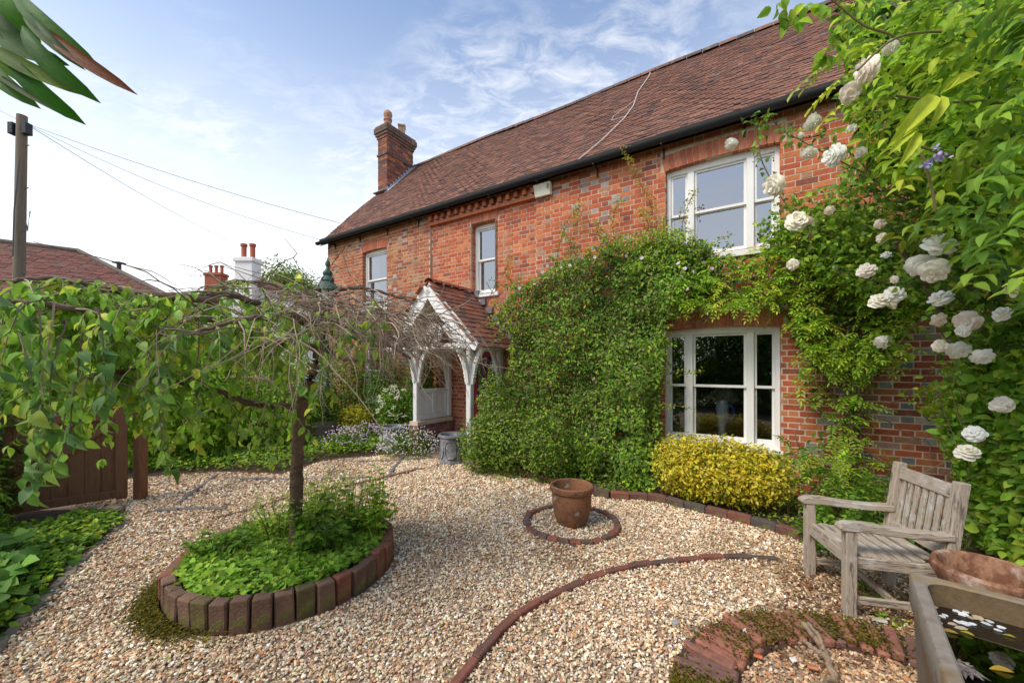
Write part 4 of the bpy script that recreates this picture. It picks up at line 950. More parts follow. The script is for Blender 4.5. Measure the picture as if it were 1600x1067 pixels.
# ------------------------------------------------------------------ GARDEN CHAIR
cF = G(1327,965); ax = Vector((.97,-.245,0)).normalized(); ay = Vector((.245,.97,0)).normalized()
ch = thing('garden_chair', tuple(cF), 'weathered silvery wooden garden armchair with slatted seat and back', 'chair', math.atan2(ax.y, ax.x))
CW, CDp = .50, .50
def part(name, f, bev=.004, g='z'): b = MB(); f(b); return b.build(name, WOODS['z' if name == 'leg' else 'y' if name in ('front_rail','back_rail') else 'x'], ch, world=False, bevel=bev)
part('leg', lambda b: hb(b,-.03,.03,-.03,.03,0,.555)); part('leg', lambda b: hb(b,-.03,.03,CW-.03,CW+.03,0,.555))
for y in (0, CW):
    b = MB(); b.prism([(CDp-.03,0),(CDp+.03,0),(CDp+.035,.42),(CDp+.10,.90),(CDp+.04,.905),(CDp-.025,.42)], y-.028, y+.028); b.build('leg', WOODS['z'], ch, world=False, bevel=.005)
for y in (0, CW):
    pts = [(-.07,.575),(-.055,.60),(-.02,.612),(.08,.612),(.22,.596),(.36,.590),(CDp+.02,.592),(CDp+.02,.548),(.36,.545),(.22,.550),(.08,.560),(.0,.557),(-.05,.557)]
    b = MB(); b.prism(pts, y-.036, y+.036); b.build('arm', WOODS['x'], ch, world=False, bevel=.006)
part('front_rail', lambda b: hb(b,-.014,.018,.03,CW-.03,.33,.405)); part('back_rail', lambda b: hb(b,CDp-.015,CDp+.015,.03,CW-.03,.33,.40))
for y in (0, CW): part('side_rail', lambda b: hb(b,.03,CDp-.03,y-.014,y+.014,.325,.395)); part('stretcher', lambda b: hb(b,.03,CDp-.03,y-.012,y+.012,.10,.145))
part('stretcher', lambda b: hb(b,CDp*.5-.012,CDp*.5+.012,.012,CW-.012,.103,.142))
ns = 7
for k in range(ns):
    x = -.012+k*(.475/ns)+.034; z = .412-.02*math.sin(k/(ns-1)*PI)
    b = MB(); b.box((0,0,0),(.056,CW+.02 if 0 < k < ns-1 else CW-.07,.018)); me = b.build('slat', WOODS['y'], None, bevel=.003); me.parent = ch; me.location = (x,CW/2,z); me.name = 'seat_slat'
Mb = Matrix.Translation((CDp+.0,0,.40)) @ Matrix.Rotation(.145,4,'Y')
b = MB(); b.prism([(.028,0),(CW-.028,0),(CW-.028,.085),(.028,.085)], -.017, .017, Mb @ Matrix.Translation((0,0,.395)) @ Matrix.Rotation(PI/2,4,'Z')); b.build('top_rail', WOODS['y'], ch, world=False, bevel=.005)
b = MB(); b.box((0,CW/2,.06),(.032,CW-.06,.055), Mb); b.build('lower_rail', WOODS['y'], ch, world=False, bevel=.004)
for k in range(7):
    y = .065+k*(CW-.13)/6; b = MB(); b.box((0,y,.24),(.016,.038,.31), Mb); b.build('back_slat', WOODS['z'], ch, world=False, bevel=.003)
# ------------------------------------------------------------------ STONE TROUGH
TZ = .60; C0 = G(1419,891,TZ); a_ = Vector((.76,-.65,0)).normalized(); ang_t = math.atan2(a_.y, a_.x)
tr = thing('stone_trough', (C0.x,C0.y,0), 'old stone trough of dark water with petals and leaves floating on it', 'trough', ang_t)
b = MB(); TLn, TWd, th_ = 1.25, .75, .05      # local x = a, local -y = towards camera
def rrect(x0,x1,y0,y1,r,z,n=5):
    o = []
    for cx, cy, s in ((x1-r,y1-r,0),(x0+r,y1-r,1),(x0+r,y0+r,2),(x1-r,y0+r,3)):
        for i in range(n+1): t_ = s*PI/2+PI/2*i/n; o.append((cx+r*math.cos(t_),cy+r*math.sin(t_),z))
    return o
rings = [rrect(.03,TWd-.03,-TLn+.03,-.03,.05,0), rrect(.012,TWd-.012,-TLn+.012,-.012,.04,TZ-.16), rrect(0,TWd,-TLn,0,.03,TZ-.13), rrect(0,TWd,-TLn,0,.03,TZ-.008), rrect(.006,TWd-.006,-TLn+.006,-.006,.03,TZ),
         rrect(th_-.008,TWd-th_+.008,-TLn+th_-.008,-th_+.008,.08,TZ), rrect(th_,TWd-th_,-TLn+th_,-th_,.08,TZ-.008), rrect(th_+.03,TWd-th_-.03,-TLn+th_+.03,-th_-.02,.08,.2)]
inner = rings[6:]; rings = rings[:7]
bi = MB(); m = len(rings[0]); bi.add([p for r in inner for p in r], [(j,(j+1)%m,m+(j+1)%m,m+j) for j in range(m)]+[tuple(m+j for j in range(m))]); bi.build('inner_wall', M_stain, tr, world=False, smooth=True)
vs = [p for r in rings for p in r]
fs = [(i*m+j,i*m+(j+1)%m,(i+1)*m+(j+1)%m,(i+1)*m+j) for i in range(len(rings)-1) for j in range(m)]+[tuple(range(m-1,-1,-1))]
b.add(vs, fs); b.build('basin', M_stone, tr, world=False, smooth=True)
WZ = TZ-.105
b = MB(); w_ = rrect(th_+.004,TWd-th_-.004,-TLn+th_+.004,-th_-.004,.07,WZ); b.add(w_, [tuple(range(m))]); b.build('water', M_water, tr, world=False)
WT = Matrix.Translation((C0.x,C0.y,0)) @ Matrix.Rotation(ang_t,4,'Z')
Wi = WT.inverted()
pmesh = []
for k in range(3):
    fb = FB(); fb.add([(0,0,0)],[(0,1,0)],[(0,0,1)],1,.8,(1,1,1),T_PETAL); V = np.concatenate(fb.V); V[:,2] *= .5; fb.V=[V]; o = fb.build('petal', M_petal); pmesh.append(o.data); bpy.data.objects.remove(o)
ptx = [(1455,937),(1462,943),(1472,950),(1478,958),(1488,946),(1497,952),(1480,966),(1470,968),(1496,962),(1505,967),(1512,955),(1524,957),(1534,962),(1545,960),(1552,970),(1560,973),(1522,965),(1508,946),(1490,972),(1515,970),(1538,952),(1465,955),(1448,952),(1567,978)]
for k, (x, y) in enumerate(ptx):
    y += 7; p = G(x, y, WZ+.006); o = bpy.data.objects.new('rose_petal', pmesh[k%3]); COL.objects.link(o); o.location = (p.x,p.y,WZ+.004); o.rotation_euler = (random.uniform(-.1,.1),random.uniform(-.1,.1),random.uniform(0,6.28)); sc = random.uniform(.022,.044); o.scale = (sc,sc,sc); c = random.choice([(.85,.86,.84),(.75,.76,.72),(.85,.85,.86),(.60,.47,.30)]); o.color = (*c,1)
    tag(o, 'pale petal in the drift of petals floating along the far side of the trough', 'petal', 'petals floating in the stone trough')
for (x, y, c, L, rz_, lb) in ((1523,993,(.62,.55,.05),.04,.6,'bright yellow oval leaf floating on the dark trough water'),(1498,990,(.55,.36,.10),.055,1.0,'orange-brown curled leaf floating beside the yellow leaf in the trough'),(1585,1050,(.62,.40,.05),.065,1.2,'long orange-yellow leaf floating at the lower right of the trough'),(1588,996,(.5,.45,.05),.035,.8,'small yellow leaf floating at the far right of the trough'),(1484,992,(.06,.12,.03),.04,.2,'dark green leaf floating left of the yellow leaf in the trough')):
    p = G(x, y, WZ+.006); o = bpy.data.objects.new('fallen_leaf', LM[1]); COL.objects.link(o); o.location = (p.x,p.y,WZ+.006); o.rotation_euler = (0.05,0,rz_-1.6+PI/2); o.scale = (L,L,L*.5); o.color = (*c,1); tag(o, lb, 'leaf')
o = None
fb = FB(); n = 90; p = G(1505,1045,WZ+.01); P = np.array(p)+np.stack([rng.normal(0,.012,n),rng.normal(0,.012,n),np.zeros(n)],1); an = rng.uniform(0,6.28,n)
fb.add(P, np.stack([np.cos(an),np.sin(an),np.full(n,.1)],1), np.array([0,0,1])+rng.normal(0,.3,(n,3)), .045, .014, pal(n,[(.30,.27,.25),(.22,.19,.18)]), T_SMALL); tag(fb.build('dead_flower_head', M_petal, origin=tuple(p)), 'greyish dead flower head floating near the front of the trough', 'flower')
b = MB(); b.lathe([(0,0),(.16,0),(.18,.02),(.22,.2),(.245,.36),(.27,.40),(.29,.42),(.293,.45),(.28,.465),(.255,.46),(.24,.43),(.22,.36),(.19,.2),(0,.12)], n=44, wob=.004)
o = b.build('terracotta_planter', M_terra2, smooth=True); o.scale = (.734,.734,1.14); o.location = (2.53,2.04,0); tag(o, 'large wide pale terracotta planter, empty, behind the stone trough', 'planter')
# ------------------------------------------------------------------ GATE, LOG, LAMP, POLE, WIRES
g0, g1 = Vector((-5.35,3.80,0)), Vector((-4.52,4.50,0)); gd = (g1-g0).normalized(); gate = thing('wooden_gate', tuple(g0), 'brown boarded wooden gate with a diagonal brace at the left', 'gate', math.atan2(gd.y,gd.x)); gl = (g1-g0).length
def gp(name, f): b = MB(); f(b); b.build(name, M_gate, gate, world=False, bevel=.004)
for k in range(8): gp('board', lambda b: hb(b, .0+k*(gl-.08)/8+.002, (k+1)*(gl-.08)/8+.001, .0, .022, .12, 1.12))
gp('rail', lambda b: hb(b, 0, gl-.085, -.032, -.002, .08, .17)); gp('rail', lambda b: hb(b, 0, gl-.085, -.032, -.002, .98, 1.07)); gp('stile', lambda b: hb(b, gl-.085, gl+.01, -.036, .03, .06, 1.17))
b = MB(); Lb = math.hypot(gl-.1,.8); b.box((0,0,0),(Lb,.028,.09), Matrix.Translation(((gl-.09)/2,-.018,.575)) @ Matrix.Rotation(-math.atan2(.8,gl-.1),4,'Y')); b.build('brace', M_gate, gate, world=False, bevel=.004)
b = MB(); hb(b,-.05,.05,-.05,.05,0,1.3); o = b.build('gate_post', M_gate, bevel=.008); o.location = (g1.x+.07,g1.y+.10,0); tag(o, 'square brown post standing at the right edge of the wooden gate', 'post')
p = G(186,797,.05); b = MB(); b.tube([p-Vector((.16,-.02,.0)),p-Vector((.1,-.01,-.005)),p+Vector((-.03,0,0)),p+Vector((.025,0,0)),p+Vector((.045,0,0))],[.03,.045,.052,.05,.03],12); tag(b.build('stone_cylinder', M_stoneb, origin=tuple(p), smooth=True), 'short rounded stone lying on the gravel below the wooden gate', 'stone')
lp = at(512,600,8.3); lx, ly = lp.x, lp.y
t = thing('lamp_post', (lx,ly,0), 'green garden lamp post with a tiered lantern top beyond the tree', 'lamp')
b = MB(); b.lathe([(.10,0),(.10,.1),(.05,.2),(.035,.5),(.03,2.7),(.05,2.8),(.09,2.86),(.1,2.9)], (lx,ly,0), 12); b.build('post', M_green, t, smooth=True)
b = MB(); b.lathe([(.10,2.9),(.17,3.22),(.17,3.23)], (lx,ly,0), 6); b.build('lantern_glass', M_frost, t)
for k in range(6): b = MB(); th = k*PI/3; b.tube([(lx+.103*math.cos(th),ly+.103*math.sin(th),2.9),(lx+.175*math.cos(th),ly+.175*math.sin(th),3.23)],.01,5); b.build('frame_bar', M_green, t)
b = MB(); b.lathe([(.27,3.22),(.27,3.25),(.20,3.33),(.13,3.40),(.12,3.42),(.14,3.44),(.13,3.49),(.08,3.55),(.10,3.58),(.10,3.62),(.05,3.68),(.03,3.74),(.05,3.78),(.05,3.83),(.02,3.88),(.01,3.93),(0,3.94)], (lx,ly,0), 16); b.build('lantern_cap', M_green, t, smooth=True)
pb, pt = at(27,572,9), at(34.5,181,9)
t = thing('telegraph_pole', (pb.x,pb.y,0), 'tall weathered wooden telegraph pole at the far left', 'pole')
b = MB(); b.tube([Vector((pb.x-.03,pb.y,0)), pb, pb.lerp(pt,.5), pt], [.115,.11,.10,.09], 14); b.build('pole', M_pole, t, smooth=True)
for dx in (-.16,.16): b = MB(); c = at(34,203,9)+Vector((dx,-.03,0)); b.box(c, (.12,.14,.27)); b.build('terminal_box', M_black, t, bevel=.01)
for z in range(5): b = MB(); q = pb.lerp(pt,.2+z*.17); b.tube([q+Vector((.09,0,0)),q+Vector((.18,0,.01))],.012,6); b.build('step_iron', M_steel, t)
b = MB(); b.tube([at(47,330,8.8),at(43,360,8.8),at(40,345,8.85)],.012,5); b.tube([at(30,250,8.82),at(22,330,8.82),at(20,400,8.82)],.014,6); b.build('down_cable', M_cable, t)
def wire(p, q, sag, label, r=.0045):
    pts = [p.lerp(q, i/24)-Vector((0,0,sag*4*(i/24)*(1-i/24))) for i in range(25)]; b = MB(); b.tube(pts, r, 5); tag(b.build('overhead_wire', M_cable, origin=tuple(p)), label, 'wire')
ptop = at(38,192,9)
wire(ptop, L3(-8.8,-.1,EZ+.25), .12, 'upper dark wire running from the pole to the roof eave', .0055); wire(ptop, L3(-9.55,-.2,EZ-.05), .22, 'middle wire running from the pole to the gutter corner'); wire(ptop, at(395,392,24), .25, 'lowest thin wire dropping from the pole towards the white chimney', .007); wire(ptop, at(-60,140,9.5), .02, 'short wire leaving the pole to the upper left')
# ------------------------------------------------------------------ NEIGHBOUR BUILDINGS
rd = Vector((.79,.61,0)).normalized(); pdn = Vector((.61,-.79,0)).normalized()
Bq = Vector((-21.3,18.85,0)); Aq = Bq-rd*9
t = thing('neighbour_house', tuple(Bq), 'neighbouring house with a long hipped red tiled roof at the left', 'house')
RZn, run, pit = 7.2, 4.6, .66; ez_ = RZn-run*pit
c1, c2, c3, c4 = Aq+pdn*run-rd*run, Bq+pdn*run+rd*run, Bq-pdn*run+rd*run, Aq-pdn*run-rd*run
def z_(v,z): return Vector((v.x,v.y,z))
b = MB(); b.add([z_(c1,ez_),z_(c2,ez_),z_(c3,ez_),z_(c4,ez_),z_(Aq,RZn),z_(Bq,RZn)],[(0,1,5,4),(1,2,5),(2,3,4,5),(3,0,4)]); rf = b.build('roof', M_under, t)
b = MB(); 
for i in range(36):       # front slope and hip end in courses of tiles
    f = i/36; q0, q1 = c1.lerp(Aq,f), c2.lerp(Bq,f); z0 = ez_+(RZn-ez_)*f; L = (q1-q0).length; n = int(L/.34); 
    for j in range(n):
        p0 = q0.lerp(q1,(j+(.5 if i%2 else 0))/n); d = rd; h = pdn*-.20
        z = z0+.05+random.uniform(-.006,.012); b.box((0,0,0),(.33,.26,.03), Matrix.Translation(z_(p0-pdn*.06,z)) @ Matrix.Rotation(math.atan2(rd.y,rd.x),4,'Z') @ Matrix.Rotation(math.atan(pit)-.08,4,'X'), random.choice([(.18,.07,.05),(.22,.085,.06),(.13,.055,.045),(.18,.10,.07)]))
    q0, q1 = c2.lerp(Bq,f), c3.lerp(Bq,f); L = (q1-q0).length; n = max(1,int(L/.34))
    for j in range(n):
        p0 = q0.lerp(q1,(j+.5)/n); b.box((0,0,0),(.33,.26,.03), Matrix.Translation(z_(p0-rd*.06,z0+.05)) @ Matrix.Rotation(math.atan2(rd.y,rd.x)+PI/2,4,'Z') @ Matrix.Rotation(math.atan(pit)-.08,4,'X'), random.choice([(.18,.07,.05),(.22,.085,.06),(.13,.055,.045)]))
o = b.build('roof_tiling', M_tile, t); o['kind'] = 'stuff'
b = MB(); b.tube([z_(Aq,RZn+.05),z_(Bq,RZn+.05),z_(Bq.lerp(c2,1),ez_+.08)],.12,8,(.16,.13,.11)); b.tube([z_(Bq,RZn+.05),z_(c3,ez_+.08)],.12,8,(.16,.13,.11)); b.build('ridge_tiles', M_tile, t)
b = MB(); b.add([z_(c,z) for z in (0,ez_) for c in ((c1*.95+c3*.05),(c2*.95+c4*.05),(c3*.95+c1*.05),(c4*.95+c2*.05))],[(0,1,5,4),(1,2,6,5),(2,3,7,6),(3,0,4,7)]); b.build('wall', M_plainbrick, t)
b = MB(); q = at(186,411,18.6); b.box(q,(.35,.35,.06)); b.box(q-Vector((0,0,.2)),(.12,.12,.4)); b.build('roof_vent', M_black, t)
def chim(t, c, w, d, z0, z1, npot, m, potm=M_terra2, ph=.55):
    b = MB(); b.box((c[0],c[1],(z0+z1)/2),(w,d,z1-z0)); b.build('chimney', m, t)
    b = MB(); b.box((c[0],c[1],z1+.04),(w+.16,d+.16,.16)); b.box((c[0],c[1],z1+.16),(w+.06,d+.06,.08)); b.build('chimney_cap', m, t)
    for k in range(npot): b = MB(); x = c[0]+(k-(npot-1)/2)*w/max(npot,1)*1.05; b.lathe([(.15,0),(.13,.05),(.13,ph*.8),(.17,ph*.84),(.17,ph),(.11,ph),(.11,ph*.5)],(x,c[1],z1+.2),12); b.build('chimney_pot', M_red_pot, t, smooth=True)
M_red_pot = mat('red_chimney_pot', (.38,.11,.06), .8, .2, 8, .2)
D2 = 22; w0 = at(388,445,D2)
t = thing('white_cottage', (w0.x,w0.y,0), 'distant cottage with a white chimney carrying two red pots', 'house')
chim(t, (at(388,400,D2).x,D2), .95,.8, 5.0, at(388,410,D2).z, 2, M_render, ph=.85)
bx, by = w0.x-.4, D2+3
b = MB(); b.prism([(-3.2,0),(3.2,0),(3.2,5.2),(0,6.6),(-3.2,5.2)],-2.6,3, Matrix.Translation((bx,by,0))); b.build('wall', M_render, t)
b = MB(); b.prism([(-3.5,5.05),(0,6.65),(3.5,5.05),(3.5,5.2),(0,6.85),(-3.5,5.2)],-2.9,3.3, Matrix.Translation((bx,by,0)),(.22,.10,.08)); b.build('roof', M_tile, t)
D3 = 36; w0 = at(338,440,D3); t = thing('far_cottage', (w0.x,w0.y,0), 'farthest cottage whose three small red chimney pots show above the tree', 'house')
chim(t, (w0.x,D3), 1.5, .9, 7, at(338,431,D3).z, 3, M_plainbrick, ph=.75)
b = MB(); b.prism([(-5,0),(5,0),(5,6.4),(0,8.6),(-5,6.4)],-3,4, Matrix.Translation((w0.x+.5,D3+4,0))); b.build('wall', M_render, t)
b = MB(); b.prism([(-5.4,6.3),(0,8.7),(5.4,6.3),(5.4,6.5),(0,8.95),(-5.4,6.5)],-3.3,4.3, Matrix.Translation((w0.x+.5,D3+4,0)),(.2,.1,.08)); b.build('roof', M_tile, t)
# ------------------------------------------------------------------ BACKGROUND TREES AND SHRUBS
def tree_bg(c, h, r, n, L, cols, label, seed=1, trunk=.14, nl=7, zlow=.45):
    t = thing('broadleaf_tree', (c[0],c[1],0), label, 'tree'); b = MB(); b.tube([(c[0],c[1],-.1),(c[0]+.1,c[1],h*.3),(c[0],c[1],h*.6),(c[0]+.1,c[1],h*.85)],[trunk,trunk*.8,trunk*.5,trunk*.2],8)
    rr = random.Random(seed); fb = FB()
    for k in range(nl):
        a = k*2.4+seed; q = r*.55*rr.uniform(.3,1); z = h*rr.uniform(zlow+.1,.86); cx, cy = c[0]+q*math.cos(a), c[1]+q*math.sin(a); b.tube([(c[0],c[1],h*.35),((c[0]+cx)/2,(c[1]+cy)/2,z*.85),(cx,cy,z)],[trunk*.4,trunk*.25,trunk*.08],5)
        s = r*rr.uniform(.42,.65); lump(fb,(cx,cy,z),(s,s,s*.8),n//nl,L,cols,bump=.3,shell=.7,seed=seed+k,out=.4)
    lump(fb,(c[0],c[1],h*.62),(r*.7,r*.7,h*.3),n//4,L,cols,bump=.3,shell=.8,seed=seed,out=.4)
    b.build('trunk', M_bark, t, smooth=True); fb.build('crown', M_leaf, t); return t
BT = [(.09,.17,.03),(.13,.22,.04),(.06,.12,.025),(.17,.26,.05)]
c = at(452,450,26); tree_bg((c.x,c.y), 8.9, 2.6, 7500, .17, BT, 'leafy tree rising between the white chimney and the brick house', 3, nl=10)
c = at(300,450,40); tree_bg((c.x,c.y), 9.6, 3.2, 3000, .3, BT, 'distant tree low on the skyline left of the red chimney pots', 5)
c = at(560,450,45); tree_bg((c.x,c.y), 9.0, 4, 2500, .3, BT, 'distant tree mostly behind the left end of the brick house', 6)
def shrub(name, c, r, n, L, cols, label, cat='shrub', w=None, ratio=.55, seed=1, shell=.45, tm=T_SMALL, bump=.16, zmin=.02, extra=None, core=True, out=.6, smooth=False, group=None):
    t = thing(name, (c[0],c[1],0), label, cat, group=group)
    b = MB()
    for k in range(9): a = k*.7+seed; b.tube([(c[0]+.05*math.cos(a),c[1]+.05*math.sin(a),0),(c[0]+r[0]*.35*math.cos(a),c[1]+r[1]*.35*math.sin(a),c[2]),(c[0]+r[0]*.7*math.cos(a),c[1]+r[1]*.7*math.sin(a),c[2]+r[2]*.5)],[.018,.012,.004],5,(.18,.12,.08))
    b.build('stem', M_twig, t); fb = FB(); lump(fb, c, r, n, L, cols, w, ratio, out=out, shell=shell, seed=seed, tm=tm, bump=bump, zmin=zmin)
    if core: lump(fb, c, [q*.72 for q in r], n//4, L*1.15, cols, w, ratio, out=out, shell=.5, seed=seed+9, zmin=zmin)
    fb.build('foliage', M_leaf, t, smooth=smooth)
    if extra: extra(t)
    return t
BG = [(.16,.32,.04),(.24,.43,.055),(.10,.22,.03),(.34,.48,.08)]
shrub('laurel_bush', (-6.0,6.6,.95), (1.25,.95,1.25), 4600, .115, BG, 'big-leaved laurel bush just right of the wooden gate', ratio=.42, seed=2, tm=T_BIG, smooth=True)
shrub('shrub', (-4.95,7.7,.9), (1.05,.9,1.25), 5600, .07, BG, 'bright green leafy shrub seen under the middle of the tree', seed=3)
shrub('shrub', (-3.95,8.9,.95), (.9,.7,1.2), 4600, .06, GREEN, 'dark green bushy shrub in front of the left end of the house', seed=4)
shrub('shrub', (-6.4,8.6,1.2), (1.6,1.2,1.7), 6500, .075, BG, 'tall leafy shrub rising behind the laurel bush', seed=5)
shrub('shrub', (-8.6,7.6,1.0), (1.7,1.5,1.8), 6500, .08, GREEN, 'wide leafy shrub behind the wooden gate', seed=6)
shrub('ivy_bush', (-5.35,3.6,.55), (.42,.55,1.0), 4200, .06, DARK+GREEN, 'dark ivy covered bush at the left edge in front of the gate', seed=7)
shrub('ivy_bush', (-4.45,2.75,.30), (.50,.55,.62), 3000, .06, DARK+GREEN, 'low dark leafy bush at the left edge nearest the camera', seed=17)
shrub('shrub', (-7.4,4.8,.9), (1.0,1.2,1.5), 4500, .08, GREEN, 'leafy shrub beyond the left end of the gate', seed=8)
shrub('dark_shrub', (-2.72,8.45,.85), (.42,.40,1.25), 3600, .05, DARK+GREEN, 'upright dark evergreen shrub against the wall left of the porch', seed=9)
shrub('dark_shrub', tuple(U*-5.66+NN*5.50+Vector((0,0,1.15))), (.32,.32,1.0), 3800, .05, DARK+GREEN, 'tall dark evergreen climber seen through the open side of the porch', seed=19, zmin=.3)
shrub('golden_shrub', (-3.35,8.25,.42), (.42,.36,.36), 2200, .045, [(.60,.52,.03),(.45,.42,.04),(.30,.34,.04)], 'small round bright yellow shrub below the left ground floor window', seed=10)
shrub('golden_shrub', tuple(U*-.33+NN*4.93+Vector((0,0,.36))), (.01,.01,.01), 4, .03, [(.5,.45,.03)], 'large clipped golden yellow euonymus hedge under the big lower window', seed=12, core=False)
gs = [o for o in bpy.data.objects if o.get('label','').startswith('large clipped golden')][0]
for ch_ in list(gs.children): bpy.data.objects.remove(ch_)
fb = FB()
for k in range(9):
    s = -.83+k*.112; rzv = .33+.06*math.sin(k*1.9); c = U*s+NN*4.93
    lump(fb, (c.x,c.y,.42), (.26,.28,.30+.10*math.sin((k+1.5)/9.5*PI)), 1900, .036, [(.84,.70,.05),(.72,.60,.05),(.88,.78,.18),(.22,.28,.03),(.10,.17,.02)], [5,4,2,1.6,1.4], ratio=.62, shell=.5, seed=k+20, bump=.15, zmin=.08)
fb.build('foliage', M_leaf, gs)
b = MB(); 
for k in range(16): c = U*(-.98+k*.09)+NN*4.93; b.tube([(c.x,c.y,0),(c.x+random.uniform(-.05,.05),c.y+.03,.3)],[.012,.006],5,(.15,.1,.07))
b.build('stem', M_twig, gs)
# white-flowered bush, daisies, pink flowers
def florets(t, P, L, cols, m=M_petal, name='flowers', per=5):
    fb = FB(); n = len(P)
    for k in range(per):
        a = rng.uniform(0,6.28,n)+0*k+k*6.28/per; nm = np.tile(np.array([-.3,-.6,.7]),(n,1))+rng.normal(0,.25,(n,3)); ax = np.stack([np.cos(a),np.sin(a)*.5,np.sin(a)*.6],1)
        fb.add(P, ax, nm, L, L*.7, pal(n,cols,j=.06), T_SMALL)
    o = fb.build(name, m, t); o['kind'] = 'stuff'; return o
def hyd(t):
    D = randdir(70); D = D[(D[:,1] < .2)]; c = np.array([-2.35,7.95,.72]); Q = c+D*np.array([.42,.36,.5]); P = np.repeat(Q,14,0)+rng.normal(0,.03,(len(Q)*14,3)); P = P[P[:,2] > .3]; florets(t, P, .016, [(.80,.78,.62),(.7,.68,.5)])
shrub('flowering_shrub', (-2.35,7.95,.68), (.42,.36,.5), 2600, .05, GREEN, 'rounded shrub with flat creamy white flower heads left of the porch', seed=13, extra=hyd)
def dais(c, r, n, col, L=.014):
    def f(t):
        D = randdir(n); D[:,2] = np.abs(D[:,2]); P = np.array(c)+D*np.array(r)*(1.03+.14*vnoise(D*4,2.0,5)+rng.normal(0,.09,n))[:,None]; P = P+rng.normal(0,.03,P.shape); P[:,2] = np.maximum(P[:,2],.04); florets(t, P, L, col)
    return f
shrub('daisy_plant', (-1.85,6.85,.12), (.52,.34,.36), 3200, .03, GREEN, 'mound of tiny white and pink daisies at the foot of the porch panel', 'flowers', seed=14, bump=.32, extra=dais((-1.85,6.85,.12),(.52,.34,.36),560,[(.85,.80,.80),(.80,.55,.60),(.85,.85,.85)]), ratio=.4, group=None)
for k, (x, y, r, lb) in enumerate(((560,700,.5,'drift of mauve pink flowers in front of the barrel planter'),(600,694,.35,'mauve pink flowers just left of the half hidden lead planter'),(530,708,.35,'mauve pink flowers at the left end of the flowering drift'))):
    c = G(x,y); shrub('pink_flowers', (c.x,c.y+.25,.1), (r,.35,.28), 1500, .04, GREEN, lb, 'flowers', seed=15+k, bump=.35, extra=dais((c.x,c.y+.25,.12),(r,.35,.30),230,[(.62,.42,.60),(.70,.52,.66),(.75,.62,.70)],.017))
# ground cover beds
def gcover(name, pxs, n, h, L, cols, label, seed=1, ratio=.75, **k):
    fb = FB(); gpoly(fb, [(p.x,p.y) for p in pxs], n, h, L, cols, ratio=ratio, seed=seed, **k); return tag(fb.build(name, M_leaf), label, 'ground cover', kind='stuff')
gcover('ground_cover', [G(190,742),G(340,736),G(440,738),G(500,718),G(560,712),G(640,704),G(640,690),G(520,684),G(430,680),G(340,688),G(190,705)], 9000, .26, .05, LIME+GREEN, 'leafy green ground cover filling the bed behind the gravel', seed=21)
gcover('ground_cover', [G(195,815),G(150,850),G(100,895),G(50,945),G(0,1005),Vector((-3.4,1.9,0)),Vector((-4.9,2.6,0)),Vector((-5.0,3.7,0)),Vector((-4.4,4.2,0))], 5200, .11, .05, LIME+GREEN, 'low bright green plants covering the left-hand bed', seed=22, thr=-.35)
gcover('ivy_carpet', [Vector((-3.0,2.15,0)),Vector((-3.35,2.6,0)),Vector((-3.75,3.0,0)),Vector((-4.6,3.2,0)),Vector((-4.6,1.4,0)),Vector((-2.8,1.2,0))], 1700, .34, .10, [(.10,.24,.06),(.15,.31,.08),(.07,.17,.04)], 'large lobed leaves spilling over the near left corner of the bed', seed=23, tm=T_BIG, ratio=.8)
gcover('ground_cover', [k+NN*.06 for k in kerb]+[Vector((3.4,3.0,0)),Vector((3.6,3.6,0)),U*-.2+NN*5.6,U*-4+NN*5.6], 3600, .10, .035, GREEN+[(.25,.30,.05)], 'scattered low greenery in the soil of the house bed', seed=24, thr=-.1)
gcover('weeds', [G(1270,900),G(1330,905),G(1420,930),G(1480,985),G(1400,985),G(1300,930)], 700, .05, .026, LIME, 'tiny green weeds sprouting through the gravel under the chair', seed=25, thr=.1)
gcover('weeds', [G(700,742),G(860,770),G(1000,805),G(1000,790),G(840,748),G(740,728)], 700, .06, .03, [(.3,.34,.06),(.2,.3,.05)], 'yellowish weeds along the gravel side of the brick kerb', seed=26, thr=.15)
gcover('weeds', [G(470,790),G(620,770),G(620,760),G(470,775)], 80, .06, .03, [(.3,.34,.06)], 'few pale weeds in the gravel behind the round bed', seed=27, thr=.2)
gcover('weeds', [Vector((-2.2,2.0,0)),Vector((-.6,1.9,0)),Vector((0,3.2,0)),Vector((-1.5,5.5,0)),Vector((-4,5.5,0)),Vector((-3.4,3.4,0))], 520, .03, .022, [(.3,.34,.06),(.2,.3,.05)], 'tiny scattered weeds in the gravel all round the tree bed', seed=28, thr=.25)
